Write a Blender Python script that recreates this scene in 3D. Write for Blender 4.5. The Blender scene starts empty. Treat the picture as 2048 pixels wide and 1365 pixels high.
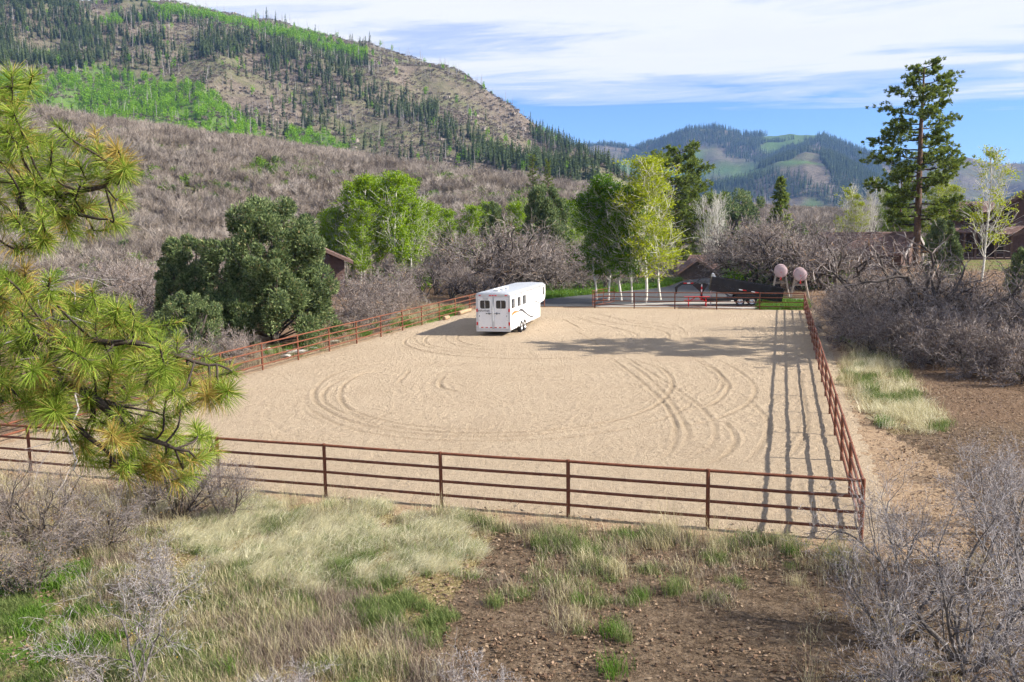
import bpy, math, random
import numpy as np
from mathutils import Matrix, Vector
D = bpy.data
SC = bpy.context.scene
COL = SC.collection
R = math.radians

# ------------------------------------------------------------------ camera
FPX, PITCH, ROLL, HC = 1724.7, .1307, -.0176, 6.726      # focal length in photo pixels, from the fence posts
cp, sp, cr, sr = math.cos(PITCH), math.sin(PITCH), math.cos(ROLL), math.sin(ROLL)
CF = np.array([0, cp, -sp]); R0 = np.array([1., 0, 0]); U0 = np.cross(R0, CF)
CR = R0*cr + U0*sr; CU = -R0*sr + U0*cr
cd = D.cameras.new('camera'); cam = D.objects.new('camera', cd); COL.objects.link(cam)
cd.sensor_width = 36; cd.lens = FPX/2048*36; cd.clip_start = .2; cd.clip_end = 30000
m = Matrix.Identity(4)
for i in range(3):
    m[i][0], m[i][1], m[i][2] = CR[i], CU[i], -CF[i]
m[2][3] = HC
cam.matrix_world = m
SC.camera = cam

# ------------------------------------------------------------------ sun, sky, exposure
AZ = .3035                                               # the arena is turned by this angle
UV_U = np.array([-math.cos(AZ), math.sin(AZ)]); UV_V = np.array([math.sin(AZ), math.cos(AZ)]); UV_O = np.array([7.36, 17.65])
SUN_EL = R(32.5)
hd = UV_U - .06*UV_V; hd /= np.linalg.norm(hd)           # horizontal direction the light travels
ld = Vector((hd[0]*math.cos(SUN_EL), hd[1]*math.cos(SUN_EL), -math.sin(SUN_EL)))
sl = D.lights.new('sun', 'SUN'); sl.energy = 5.0; sl.angle = R(.55); sl.color = (1, .93, .82)
so = D.objects.new('sun', sl); COL.objects.link(so); so.rotation_euler = ld.to_track_quat('-Z', 'Y').to_euler()
W = D.worlds.new('World'); SC.world = W; W.use_nodes = True
nt = W.node_tree; nt.nodes.clear()
def N(t, typ, **kw):
    n = t.nodes.new(typ)
    for k, v in kw.items(): setattr(n, k, v)
    return n
def lk(t, a, b): t.links.new(a, b)
def mth(t, op, a, b=None, c=None, clamp=False):
    n = N(t, 'ShaderNodeMath', operation=op, use_clamp=clamp)
    for i, x in enumerate((a, b, c)):
        if x is None: continue
        if isinstance(x, (int, float)): n.inputs[i].default_value = x
        else: lk(t, x, n.inputs[i])
    return n.outputs[0]
def ramp(t, fac, stops, interp='LINEAR'):
    n = N(t, 'ShaderNodeValToRGB'); n.color_ramp.interpolation = interp
    e = n.color_ramp.elements
    while len(e) < len(stops): e.new(.5)
    for i, (p, c) in enumerate(stops):
        e[i].position = p; e[i].color = (*c, 1) if len(c) == 3 else c
    if fac is not None: lk(t, fac, n.inputs[0])
    return n.outputs[0]
def mixc(t, fac, a, b, typ='MIX'):
    n = N(t, 'ShaderNodeMix', data_type='RGBA', blend_type=typ)
    for s, x in ((n.inputs[0], fac), (n.inputs[6], a), (n.inputs[7], b)):
        if isinstance(x, (int, float)): s.default_value = x
        elif isinstance(x, tuple): s.default_value = (*x, 1)
        else: lk(t, x, s)
    return n.outputs[2]
sky = N(nt, 'ShaderNodeTexSky', sky_type='NISHITA', sun_disc=False, sun_elevation=SUN_EL,
        sun_rotation=math.atan2(-hd[0], -hd[1]), altitude=2200, air_density=1.0, dust_density=.6, ozone_density=1.6)
tc = N(nt, 'ShaderNodeTexCoord'); sx = N(nt, 'ShaderNodeSeparateXYZ'); lk(nt, tc.outputs['Generated'], sx.inputs[0])
zz = mth(nt, 'MAXIMUM', sx.outputs[2], .02)
px_ = mth(nt, 'DIVIDE', sx.outputs[0], zz); py_ = mth(nt, 'DIVIDE', sx.outputs[1], zz)
cb = N(nt, 'ShaderNodeCombineXYZ'); lk(nt, mth(nt, 'MULTIPLY', px_, .46), cb.inputs[0]); lk(nt, mth(nt, 'ADD', py_, mth(nt, 'MULTIPLY', px_, .12)), cb.inputs[1])
n1 = N(nt, 'ShaderNodeTexNoise'); n1.inputs['Scale'].default_value = 1.15; n1.inputs['Detail'].default_value = 7; n1.inputs['Roughness'].default_value = .62; n1.inputs['Distortion'].default_value = .5
lk(nt, cb.outputs[0], n1.inputs['Vector'])
n2 = N(nt, 'ShaderNodeTexNoise'); n2.inputs['Scale'].default_value = .16; n2.inputs['Detail'].default_value = 3
lk(nt, cb.outputs[0], n2.inputs['Vector'])
# a broken sheet whose far edge lies about six cloud heights away
edge = mth(nt, 'SUBTRACT', 6.6, mth(nt, 'ABSOLUTE', mth(nt, 'ADD', py_, mth(nt, 'MULTIPLY', px_, -.15))))
edge = mth(nt, 'MULTIPLY', edge, .17)
edge = mth(nt, 'MINIMUM', edge, .24)
cov = mth(nt, 'ADD', mth(nt, 'ADD', n1.outputs[0], edge), mth(nt, 'MULTIPLY', mth(nt, 'SUBTRACT', n2.outputs[0], .5), .5))
cloud = ramp(nt, cov, [(.38, (0, 0, 0)), (.55, (.5, .5, .5)), (.74, (1, 1, 1))], 'EASE')
high = ramp(nt, sx.outputs[2], [(.28, (1, 1, 1)), (.6, (.5, .5, .5))])       # thinner overhead, where the sheet is seen square on
cloud = mixc(nt, 1.0, cloud, high, 'MULTIPLY')
SKYG = .105
skyc = mixc(nt, 1.0, sky.outputs[0], (.50, .66, .93), 'MULTIPLY')
thick = ramp(nt, cov, [(.50, (4.1, 4.35, 4.9)), (.64, (4.75, 4.85, 5.1)), (.84, (4.5, 4.6, 4.85))])
tot = mixc(nt, cloud, skyc, thick)
bg = N(nt, 'ShaderNodeBackground'); bg.inputs[1].default_value = SKYG; lk(nt, tot, bg.inputs[0])
wo = N(nt, 'ShaderNodeOutputWorld'); lk(nt, bg.outputs[0], wo.inputs[0])
vs = SC.view_settings; vs.view_transform = 'Standard'; vs.look = 'None'; vs.gamma = 1; vs.use_curve_mapping = False
vs.exposure = 1.05
SC.render.engine = 'CYCLES'
SC.cycles.use_adaptive_sampling = True; SC.cycles.adaptive_threshold = .03; SC.cycles.max_bounces = 4; SC.cycles.diffuse_bounces = 2; SC.cycles.glossy_bounces = 2; SC.cycles.transmission_bounces = 3; SC.cycles.transparent_max_bounces = 6; SC.cycles.volume_bounces = 0

# ------------------------------------------------------------------ pixel helpers (a pixel gives a direction; distance comes from the ground or the thing)
def ray(x, y):
    d = CF*FPX + CR*(x-1024) - CU*(y-682.5); return d/np.linalg.norm(d[:2])
def gpt(x, y, z=0.):
    d = ray(x, y); t = (z-HC)/d[2]; return np.array([d[0]*t, d[1]*t, z])
def at(x, y, dist):
    d = ray(x, y); return np.array([0, 0, HC]) + d*dist
def to_px(Pw):
    d = np.asarray(Pw, float) - np.array([0, 0, HC]); w = d@CF
    w = np.where(np.abs(w) < 1e-6, 1e-6, w)
    return 1024+FPX*(d@CR)/w, 682.5-FPX*(d@CU)/w, w
def uvw(u, v, z=0.):
    p = UV_O + UV_U*u + UV_V*v; return np.array([p[0], p[1], z])
def inpoly(x, y, poly):
    x = np.asarray(x); y = np.asarray(y); c = np.zeros(x.shape, bool); n = len(poly)
    for i in range(n):
        x0, y0 = poly[i]; x1, y1 = poly[i-1]
        if y0 == y1: continue
        c ^= ((y0 > y) != (y1 > y)) & (x < (x1-x0)*(y-y0)/(y1-y0)+x0)
    return c

# ------------------------------------------------------------------ noise
_tab = np.random.RandomState(5).rand(256, 256)
def vnoise(x, y):
    x = np.asarray(x, float); y = np.asarray(y, float)
    xi = np.floor(x).astype(int); yi = np.floor(y).astype(int); fx = x-xi; fy = y-yi
    fx = fx*fx*(3-2*fx); fy = fy*fy*(3-2*fy)
    a = _tab[xi & 255, yi & 255]; b = _tab[(xi+1) & 255, yi & 255]; c = _tab[xi & 255, (yi+1) & 255]; d = _tab[(xi+1) & 255, (yi+1) & 255]
    return (a*(1-fx)+b*fx)*(1-fy)+(c*(1-fx)+d*fx)*fy
def fbm(x, y, o=4):
    s = 0; a = .5; t = 0
    for i in range(o):
        s = s + a*vnoise(x*2**i+17*i, y*2**i+31*i); t += a; a *= .5
    return s/t
def sstep(a, b, x): t = np.clip((x-a)/(b-a), 0, 1); return t*t*(3-2*t)

# ------------------------------------------------------------------ terrain height
def prof(pts):
    a = []; s = []
    for x, y in pts:
        d = ray(x, y); a.append(math.atan2(d[0], d[1])); s.append(d[2])
    return np.array(a), np.array(s)
def pxaz(pts): return np.array([math.atan2(*ray(x, 450)[:2]) for x, _ in pts]), np.array([v for _, v in pts], float)
CREST = prof([(-900, 206), (-300, 216), (60, 232), (200, 252), (430, 290), (520, 298), (640, 318), (700, 327), (840, 350), (950, 364), (1040, 372), (1200, 392), (1300, 405), (1420, 425), (1700, 432), (2100, 428), (2900, 415)])
CRD = pxaz([(-900, 380), (60, 350), (430, 330), (700, 310), (950, 290), (1200, 300), (1420, 420), (1700, 500), (2900, 500)])
RIDGE = prof([(-900, -40), (-300, -10), (0, 14), (200, 22), (330, 24), (480, 52), (650, 87), (720, 106), (800, 132), (880, 148), (920, 164), (960, 188), (1050, 252), (1100, 282), (1160, 305), (1230, 338), (1290, 372), (1360, 400), (1500, 436), (2900, 430)])
RDD = pxaz([(-900, 1400), (0, 1350), (400, 1300), (720, 1250), (900, 1150), (1050, 1000), (1230, 820), (1400, 760), (2900, 800)])
SPUR = prof([(-900, 430), (1100, 430), (1250, 408), (1400, 374), (1480, 352), (1550, 326), (1610, 304), (1660, 312), (1720, 345), (1790, 385), (1900, 402), (2900, 410)])
FAR = prof([(-900, 300), (1000, 300), (1150, 302), (1190, 298), (1230, 298), (1260, 303), (1300, 298), (1340, 285), (1370, 273), (1430, 267), (1480, 279), (1530, 284), (1580, 279), (1640, 282), (1700, 306), (1750, 324), (1800, 340), (1860, 333), (1920, 326), (1960, 333), (2010, 338), (2048, 336), (2200, 330), (2900, 310)])
def terrain(x, y):
    x = np.asarray(x, float); y = np.asarray(y, float)
    r = np.hypot(x, y)+1e-6; az = np.arctan2(x, y)
    azc = np.clip(az, -1.05, 1.05)
    f = lambda c: np.interp(azc, *c)
    back = sstep(1.2, 2.2, np.abs(az))                    # behind the camera the hills ease off
    r1 = f(CRD); z1 = HC+f(CREST)*r1; z1 = z1*(1-back)+3*back
    r2 = f(RDD); z2 = HC+f(RIDGE)*r2; z2 = z2*(1-.8*back)
    r3 = 2450.; z3 = HC+f(SPUR)*r3; r4 = 3500.; z4 = HC+f(FAR)*r4; z3 = z3*(1-.8*back); z4 = z4*(1-.5*back)
    rs = np.interp(azc, [-.6, -.3, 0, .2, .3, .6], [150, 140, 125, 150, 190, 190])
    z0 = 1.7*sstep(85, 120, r)*sstep(.34, .42, az) - 1.6*sstep(109, 115, r)*sstep(.165, .185, az)*(1-sstep(.235, .26, az))*(1-sstep(150, 190, r))
    t = np.clip((r-rs)/(r1-rs), 0, 1); za = z0+(z1-z0)*(t**1.25*(1-t)+t*np.sin(t*math.pi/2))
    dip = .045*r1
    rv = r1+.28*(r2-r1); zv = z1+np.maximum(-dip, .10*(z2-z1)-dip)
    t = np.clip((r-r1)/(rv-r1), 0, 1); zb = z1+(zv-z1)*(t*t*(3-2*t))
    t = np.clip((r-rv)/(r2-rv), 0, 1); zc = zv+(z2-zv)*(.35*t+.65*np.sin(t*math.pi/2)**1.25)
    zlow = np.minimum(z2, z3)*.45
    t = np.clip((r-r2)/(1900-r2), 0, 1); zd = z2+(zlow-z2)*(t*t*(3-2*t))
    t = np.clip((r-1900)/(r3-1900), 0, 1); ze = zlow+(z3-zlow)*np.sin(t*math.pi/2)
    zl2 = z3*.8
    t = np.clip((r-r3)/300, 0, 1); zf = z3+(zl2-z3)*(t*t*(3-2*t))
    t = np.clip((r-r3-300)/(r4-r3-300), 0, 1); zg = zl2+(z4-zl2)*np.sin(t*math.pi/2)**1.1
    t = np.clip((r-r4)/4000, 0, 1); zh = z4*(1-.7*t)
    z = np.where(r < r1, za, np.where(r < rv, zb, np.where(r < r2, zc, np.where(r < 1900, zd, np.where(r < r3, ze, np.where(r < r3+300, zf, np.where(r < r4, zg, zh)))))))
    # relief: swales on the scrub slope, gullies and ledges on the big hill
    k1 = sstep(160, 240, r)*(1-sstep(r1*.9, r1, r)); z = z+k1*9*(fbm(x/70, y/70, 3)-.5)
    mid = sstep(rv*.9, rv*1.2, r)*(1-sstep(r2*.86, r2*.97, r))
    rg = 1-np.abs(2*fbm(x/190+.3*np.sin(y/150), y/240, 4)-1)
    z = z+mid*(46*(rg-.75)+9*(fbm(x/28, y/28, 3)-.5))
    fm = sstep(2000, 2200, r)*(1-sstep(r3*.93, r3, r)) + sstep(r3+150, r3+350, r)*(1-sstep(r4*.93, r4, r))
    rg = 1-np.abs(2*fbm(x/420, y/500, 4)-1)
    z = z+fm*(110*(rg-.78)+20*(fbm(x/70, y/70, 3)-.5))
    z = z+sstep(30, 60, r)*(1-sstep(110, 160, r))*.0
    return z
def T1(x, y): return float(terrain(np.array([x]), np.array([y]))[0])

# ------------------------------------------------------------------ mesh helpers
class MB:
    """Collects vertices and faces of one mesh."""
    def __init__(s): s.V = []; s.F = []; s.n = 0
    def add(s, V, F):
        V = np.asarray(V, float); F = np.asarray(F, int)
        s.V.append(V); s.F.append(F+s.n); s.n += len(V); return s
    def box(s, c, size, rz=0, ry=0, rx=0):
        x, y, z = [v/2 for v in size]
        V = np.array([(a*x, b*y, d*z) for d in (-1, 1) for a, b in ((-1, -1), (1, -1), (1, 1), (-1, 1))])
        M3 = np.array((Matrix.Rotation(rz, 3, 'Z') @ Matrix.Rotation(ry, 3, 'Y') @ Matrix.Rotation(rx, 3, 'X')))
        return s.add(V@M3.T+np.asarray(c, float), [(0, 3, 2, 1), (4, 5, 6, 7), (0, 1, 5, 4), (1, 2, 6, 5), (2, 3, 7, 6), (3, 0, 4, 7)])
    def tube(s, pts, rad, k=8, cap=True):
        P = np.asarray(pts, float); n = len(P)
        rad = np.full(n, rad, float) if np.isscalar(rad) else np.asarray(rad, float)
        d = np.gradient(P, axis=0); d /= np.linalg.norm(d, axis=1)[:, None]+1e-9
        ref = np.array([0, 0, 1.]) if abs(d[:, 2]).mean() < .8 else np.array([1., 0, 0])
        a = np.cross(d, ref); a /= np.linalg.norm(a, axis=1)[:, None]+1e-9; b = np.cross(d, a)
        t = np.arange(k)*2*math.pi/k
        V = P[:, None, :]+rad[:, None, None]*(np.cos(t)[None, :, None]*a[:, None, :]+np.sin(t)[None, :, None]*b[:, None, :])
        V = V.reshape(-1, 3); i = np.arange(n-1)[:, None]*k; j = np.arange(k)[None, :]; j2 = (j+1) % k
        F = np.stack([i+j, i+j2, i+k+j2, i+k+j], -1).reshape(-1, 4)
        s.add(V, F)
        if cap:
            for e in (0, n-1):
                c = s.n; ring = V[e*k:(e+1)*k]
                vv = np.vstack([ring, P[e]])
                ff = [(q, (q+1) % k, k, k) if e else ((q+1) % k, q, k, k) for q in range(k)]
                s.add(vv, [(f[0], f[1], f[2], f[2]) for f in ff])
        return s
    def prism(s, outline, axis_pts):
        """outline: list of 3D points at one end; axis_pts: offset vector to the other end."""
        A = np.asarray(outline, float); n = len(A); B = A+np.asarray(axis_pts, float)
        s.add(np.vstack([A, B]), [(i, (i+1) % n, n+(i+1) % n, n+i) for i in range(n)])
        s.ng = getattr(s, 'ng', []); s.ng.append([i+s.n-2*n for i in range(n)][::-1]); s.ng.append([i+s.n-n for i in range(n)])
        return s
    def mesh(s, name, mats, smooth=False):
        V = np.vstack(s.V); me = D.meshes.new(name)
        quads = [f for f in s.F]
        ng = getattr(s, 'ng', [])
        tri = [f for f in quads if f.shape[1] == 3]; qd = [f for f in quads if f.shape[1] == 4]
        loops = []; sizes = []
        for f in tri: loops.append(f.ravel()); sizes.append(np.full(len(f), 3))
        for f in qd:
            deg = f[:, 2] == f[:, 3]
            if deg.any():
                loops.append(f[deg][:, :3].ravel()); sizes.append(np.full(deg.sum(), 3)); f = f[~deg]
            loops.append(f.ravel()); sizes.append(np.full(len(f), 4))
        for g in ng: loops.append(np.array(g)); sizes.append(np.array([len(g)]))
        loops = np.concatenate(loops).astype(np.int32); sizes = np.concatenate(sizes).astype(np.int32)
        me.vertices.add(len(V)); me.vertices.foreach_set('co', V.astype(np.float32).ravel())
        me.loops.add(len(loops)); me.loops.foreach_set('vertex_index', loops)
        me.polygons.add(len(sizes)); st = np.zeros(len(sizes), np.int32); st[1:] = np.cumsum(sizes)[:-1]
        me.polygons.foreach_set('loop_start', st); me.polygons.foreach_set('loop_total', sizes)
        me.update(calc_edges=True); me.validate()
        me.polygons.foreach_set('use_smooth', np.full(len(me.polygons), smooth))
        for mt in (mats if isinstance(mats, (list, tuple)) else [mats]): me.materials.append(mt)
        return me
def link(name, data, parent=None):
    o = D.objects.new(name, data); COL.objects.link(o)
    if parent is not None: o.parent = parent
    return o
def part(name, mb, mat, parent=None, smooth=False):
    return link(name, mb.mesh(name, mat, smooth) if isinstance(mb, MB) else mb, parent)
def tag(o, label, cat, group=None, kind=None):
    if label: o['label'] = label
    if cat: o['category'] = cat
    if group: o['group'] = group
    if kind: o['kind'] = kind
    return o
def thing(name, label, cat, loc=(0, 0, 0), rz=0, group=None, scale=None):
    o = link(name, None); o.location = tuple(map(float, loc)); o.rotation_euler = (0, 0, rz)
    if scale is not None: o.scale = (scale,)*3 if np.isscalar(scale) else scale
    return tag(o, label, cat, group)
def structure(name, mb, mat, label=None, smooth=False):
    o = part(name, mb, mat, None, smooth); o['kind'] = 'structure'
    if label: o['label'] = label
    return o

# ------------------------------------------------------------------ materials
def newmat(name):
    mt = D.materials.new(name); mt.use_nodes = True; t = mt.node_tree; t.nodes.clear()
    o = N(t, 'ShaderNodeOutputMaterial'); b = N(t, 'ShaderNodeBsdfPrincipled'); lk(t, b.outputs[0], o.inputs[0])
    return mt, t, b, o
def noise(t, scale, detail=4, rough=.55, vec=None, dist=0):
    n = N(t, 'ShaderNodeTexNoise'); n.inputs['Scale'].default_value = scale; n.inputs['Detail'].default_value = detail
    n.inputs['Roughness'].default_value = rough; n.inputs['Distortion'].default_value = dist
    if vec is None: vec = N(t, 'ShaderNodeTexCoord').outputs['Object']
    lk(t, vec, n.inputs['Vector']); return n.outputs[0]
def bump(t, b, h, strength=.5, dist=.02):
    n = N(t, 'ShaderNodeBump'); n.inputs['Strength'].default_value = strength; n.inputs['Distance'].default_value = dist
    lk(t, h, n.inputs['Height']); lk(t, n.outputs[0], b.inputs['Normal'])
def mat_n(name, c1, c2, scale=6, rough=.6, bmp=0, bscale=None, metal=0, spec=.4, detail=4):
    mt, t, b, o = newmat(name)
    f = noise(t, scale, detail); lk(t, ramp(t, f, [(.3, c1), (.7, c2)]), b.inputs['Base Color'])
    b.inputs['Roughness'].default_value = rough; b.inputs['Metallic'].default_value = metal; b.inputs['Specular IOR Level'].default_value = spec
    if bmp: bump(t, b, noise(t, bscale or scale*3, 4), bmp)
    return mt
def mat_isl(name, stops, trans=0., rough=.7, obj=.0):
    """Leaf or twig: every loose piece its own shade."""
    mt, t, b, o = newmat(name)
    g = N(t, 'ShaderNodeNewGeometry').outputs['Random Per Island']
    if obj:
        oi = N(t, 'ShaderNodeObjectInfo').outputs['Random']
        g = mth(t, 'ADD', mth(t, 'MULTIPLY', g, 1-obj), mth(t, 'MULTIPLY', oi, obj))
    c = ramp(t, g, stops); lk(t, c, b.inputs['Base Color']); b.inputs['Roughness'].default_value = rough; b.inputs['Specular IOR Level'].default_value = .2
    if trans:
        tr = N(t, 'ShaderNodeBsdfTranslucent'); lk(t, c, tr.inputs[0]); mx = N(t, 'ShaderNodeMixShader'); mx.inputs[0].default_value = trans
        lk(t, b.outputs[0], mx.inputs[1]); lk(t, tr.outputs[0], mx.inputs[2]); lk(t, mx.outputs[0], o.inputs[0])
    return mt
m_rust = mat_n('rusted_pipe', (.115, .035, .018), (.21, .072, .035), 9, .75, .15, 60)
m_white = mat_n('white_paint', (.78, .78, .79), (.84, .84, .84), 2, .3)
m_alu = mat_n('brushed_aluminium', (.52, .54, .57), (.64, .66, .69), 3, .4, metal=.5)
m_black = mat_n('black_paint', (.010, .010, .011), (.026, .026, .028), 3, .28)
m_blackr = mat_n('black_rubber', (.014, .014, .015), (.03, .03, .03), 10, .85)
m_glass = mat_n('dark_glass', (.012, .014, .016), (.02, .022, .025), 1, .08, spec=.6)
m_redrefl = mat_n('red_reflector', (.55, .01, .015), (.62, .015, .02), 5, .3)
m_orange = mat_n('orange_decal', (.7, .13, .03), (.75, .18, .04), 3, .4)
m_grey = mat_n('charcoal_decal', (.05, .05, .06), (.07, .07, .08), 3, .4)
m_chrome = mat_n('wheel_metal', (.6, .6, .62), (.7, .7, .72), 5, .25, metal=.8)
m_red = mat_n('red_painted_wood', (.62, .012, .018), (.72, .02, .025), 8, .4)
m_pink = mat_n('faded_pink_tank_paint', (.46, .33, .34), (.54, .40, .41), 2.5, .55)
m_post = mat_n('weathered_wood', (.30, .25, .21), (.46, .40, .35), 8, .9, .3, 40)
m_siding = mat_n('dark_brown_siding', (.085, .050, .042), (.135, .082, .068), 3, .85, .2, 30)
m_sidingc = mat_n('charcoal_brown_siding', (.07, .054, .046), (.12, .095, .08), 3, .85, .2, 30)
m_trim = mat_n('brown_trim_board', (.11, .068, .055), (.16, .10, .082), 4, .8)
m_palewd = mat_n('pale_weathered_board', (.24, .21, .20), (.36, .33, .32), 5, .8)
m_rock = mat_n('pale_sandstone', (.42, .37, .31), (.68, .64, .58), 4, .9, .5, 12)
m_ledge = mat_n('hill_ledge_rock', (.22, .18, .15), (.36, .31, .27), .4, .95)
m_log = mat_n('split_log', (.26, .17, .10), (.45, .33, .21), 9, .9, .4, 30)
def mat_shingle():
    mt, t, b, o = newmat('brown_asphalt_shingle')
    g = N(t, 'ShaderNodeNewGeometry').outputs['Random Per Island']
    a = noise(t, 5, 4); c = ramp(t, mth(t, 'ADD', mth(t, 'MULTIPLY', g, .6), mth(t, 'MULTIPLY', a, .4)), [(.15, (.10, .058, .049)), (.5, (.165, .098, .083)), (.85, (.25, .16, .135))])
    lk(t, c, b.inputs['Base Color']); b.inputs['Roughness'].default_value = .95; bump(t, b, noise(t, 40), .4); return mt
m_shingle = mat_shingle()
m_bark = mat_n('ponderosa_bark', (.06, .038, .026), (.17, .105, .07), 5, .95, .6, 14)
m_barkd = mat_n('dark_pine_limb', (.028, .022, .018), (.07, .052, .042), 12, .95, .5, 40)
def mat_oak(name, stops, litcol=None):
    return mat_isl(name, stops, 0, .9)
m_oakt = mat_n('oak_trunk_bark', (.045, .036, .030), (.11, .09, .078), 7, .95, .5, 30)
m_oakw = mat_isl('oak_twigs', [(0, (.085, .067, .058)), (.5, (.205, .17, .155)), (.93, (.39, .345, .325)), (1, (.36, .21, .09))], 0, .9)
m_neart = mat_n('near_oak_bark', (.075, .065, .06), (.20, .18, .17), 12, .95, .5, 50)
m_nearw = mat_isl('near_oak_twigs', [(0, (.12, .10, .092)), (.5, (.29, .262, .256)), (1, (.50, .47, .475))], 0, .85)
m_midw = mat_isl('thicket_twigs', [(0, (.09, .070, .060)), (.5, (.22, .185, .17)), (1, (.40, .36, .345))], 0, .9)
m_bud = mat_isl('ochre_buds', [(0, (.30, .15, .02)), (1, (.45, .30, .03))], .2)
m_scrub = mat_isl('scrub_twigs', [(0, (.125, .10, .080)), (.4, (.22, .182, .152)), (.8, (.34, .295, .26)), (1, (.46, .42, .385))], 0, .9, .6)
m_aspen = mat_isl('aspen_leaves', [(0, (.11, .19, .010)), (.5, (.22, .35, .014)), (1, (.36, .49, .03))], .5)
m_aspend = mat_isl('dark_aspen_leaves', [(0, (.05, .11, .010)), (.5, (.095, .20, .014)), (1, (.18, .31, .02))], .45)
m_aspeny = mat_isl('yellow_green_aspen_leaves', [(0, (.20, .26, .012)), (.5, (.34, .40, .018)), (1, (.50, .55, .04))], .5)
m_aspenb = mat_n('aspen_bark', (.44, .42, .38), (.72, .70, .64), 3, .8, .2, 20)
m_jun = mat_isl('juniper_foliage', [(0, (.05, .085, .036)), (.5, (.15, .21, .085)), (.93, (.32, .39, .17)), (1, (.34, .25, .13))], .4)
m_jun2 = mat_isl('blue_spruce_foliage', [(0, (.022, .046, .034)), (1, (.07, .11, .085))], .15)
m_pine = mat_isl('ponderosa_needles', [(0, (.065, .10, .018)), (.5, (.15, .205, .035)), (1, (.29, .35, .07))], .45)
m_pinen = mat_isl('near_pine_needles', [(0, (.09, .155, .014)), (.45, (.20, .30, .030)), (.86, (.38, .47, .085)), (1, (.52, .42, .12))], .4)
m_pinet = mat_isl('yellowed_pine_needles', [(0, (.34, .22, .05)), (.6, (.50, .36, .10)), (1, (.36, .36, .08))], .35)
m_con = mat_isl('hill_conifer_foliage', [(0, (.035, .055, .022)), (.5, (.075, .11, .038)), (1, (.14, .175, .065))], .2, .8, .45)
m_hasp = mat_isl('hill_aspen_foliage', [(0, (.09, .20, .012)), (.5, (.18, .36, .014)), (1, (.30, .48, .03))], .4, .7, .4)
m_brush = mat_isl('hill_brush', [(0, (.075, .058, .045)), (.55, (.165, .132, .108)), (.82, (.27, .23, .20)), (.9, (.12, .15, .05)), (1, (.16, .20, .06))], 0, .9, .5)
m_snag = mat_n('dead_snag', (.25, .23, .22), (.42, .40, .39), 3, .9)
m_gdry = mat_isl('dry_grass', [(0, (.30, .25, .12)), (.5, (.52, .46, .27)), (1, (.70, .65, .44))], .3)
m_gpale = mat_isl('bleached_grass', [(0, (.44, .40, .22)), (.5, (.72, .68, .46)), (1, (.90, .87, .68))], .4)
m_ggrn = mat_isl('green_grass', [(0, (.07, .115, .028)), (.5, (.155, .215, .06)), (1, (.31, .36, .14))], .4)
m_gbrt = mat_isl('lush_grass', [(0, (.045, .11, .012)), (.5, (.095, .20, .022)), (1, (.19, .29, .05))], .35)
m_ggry = mat_isl('grey_weeds', [(0, (.14, .10, .08)), (.5, (.26, .20, .16)), (1, (.38, .34, .24))], .1)
m_shrubg = mat_isl('leafing_shrub_leaves', [(0, (.06, .13, .015)), (.5, (.13, .24, .025)), (1, (.25, .36, .04))], .4)
m_litter = mat_isl('leaf_litter', [(0, (.08, .05, .03)), (.5, (.18, .115, .07)), (1, (.36, .27, .18))], .0)

def mat_sand():
    mt, t, b, o = newmat('arena_sand')
    a = noise(t, .30, 6, .68); f = noise(t, 9, 6, .7); g = noise(t, 42, 3, .7)
    c = ramp(t, a, [(.30, (.39, .318, .228)), (.55, (.49, .408, .30)), (.75, (.555, .47, .352))])
    c = mixc(t, .45, c, ramp(t, f, [(.34, (.20, .14, .09)), (.48, (.50, .385, .27)), (.72, (.66, .53, .39))]))
    c = mixc(t, .42, c, ramp(t, g, [(.37, (.12, .08, .05)), (.5, (.48, .365, .25)), (.7, (.62, .50, .37))]))
    v = N(t, 'ShaderNodeTexVoronoi'); v.inputs['Scale'].default_value = 5.5; v.inputs['Randomness'].default_value = 1
    lk(t, N(t, 'ShaderNodeTexCoord').outputs['Object'], v.inputs['Vector'])
    peb = ramp(t, v.outputs['Distance'], [(.05, (1, 1, 1)), (.13, (0, 0, 0))]); sel = ramp(t, v.outputs['Color'], [(.74, (0, 0, 0)), (.76, (1, 1, 1))])
    c = mixc(t, mth(t, 'MULTIPLY', mth(t, 'MULTIPLY', peb, sel), .55), c, (.16, .10, .06))
    tk = N(t, 'ShaderNodeAttribute', attribute_name='churned').outputs['Fac']
    c = mixc(t, mth(t, 'MULTIPLY', tk, .55, None, True), c, (.30, .225, .145))
    lk(t, c, b.inputs['Base Color']); b.inputs['Roughness'].default_value = 1; b.inputs['Specular IOR Level'].default_value = .1
    h = mth(t, 'ADD', mth(t, 'MULTIPLY', f, 1.2), mth(t, 'MULTIPLY', g, .6)); bump(t, b, h, 1.0, .09)
    return mt
m_sand = mat_sand()
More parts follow.
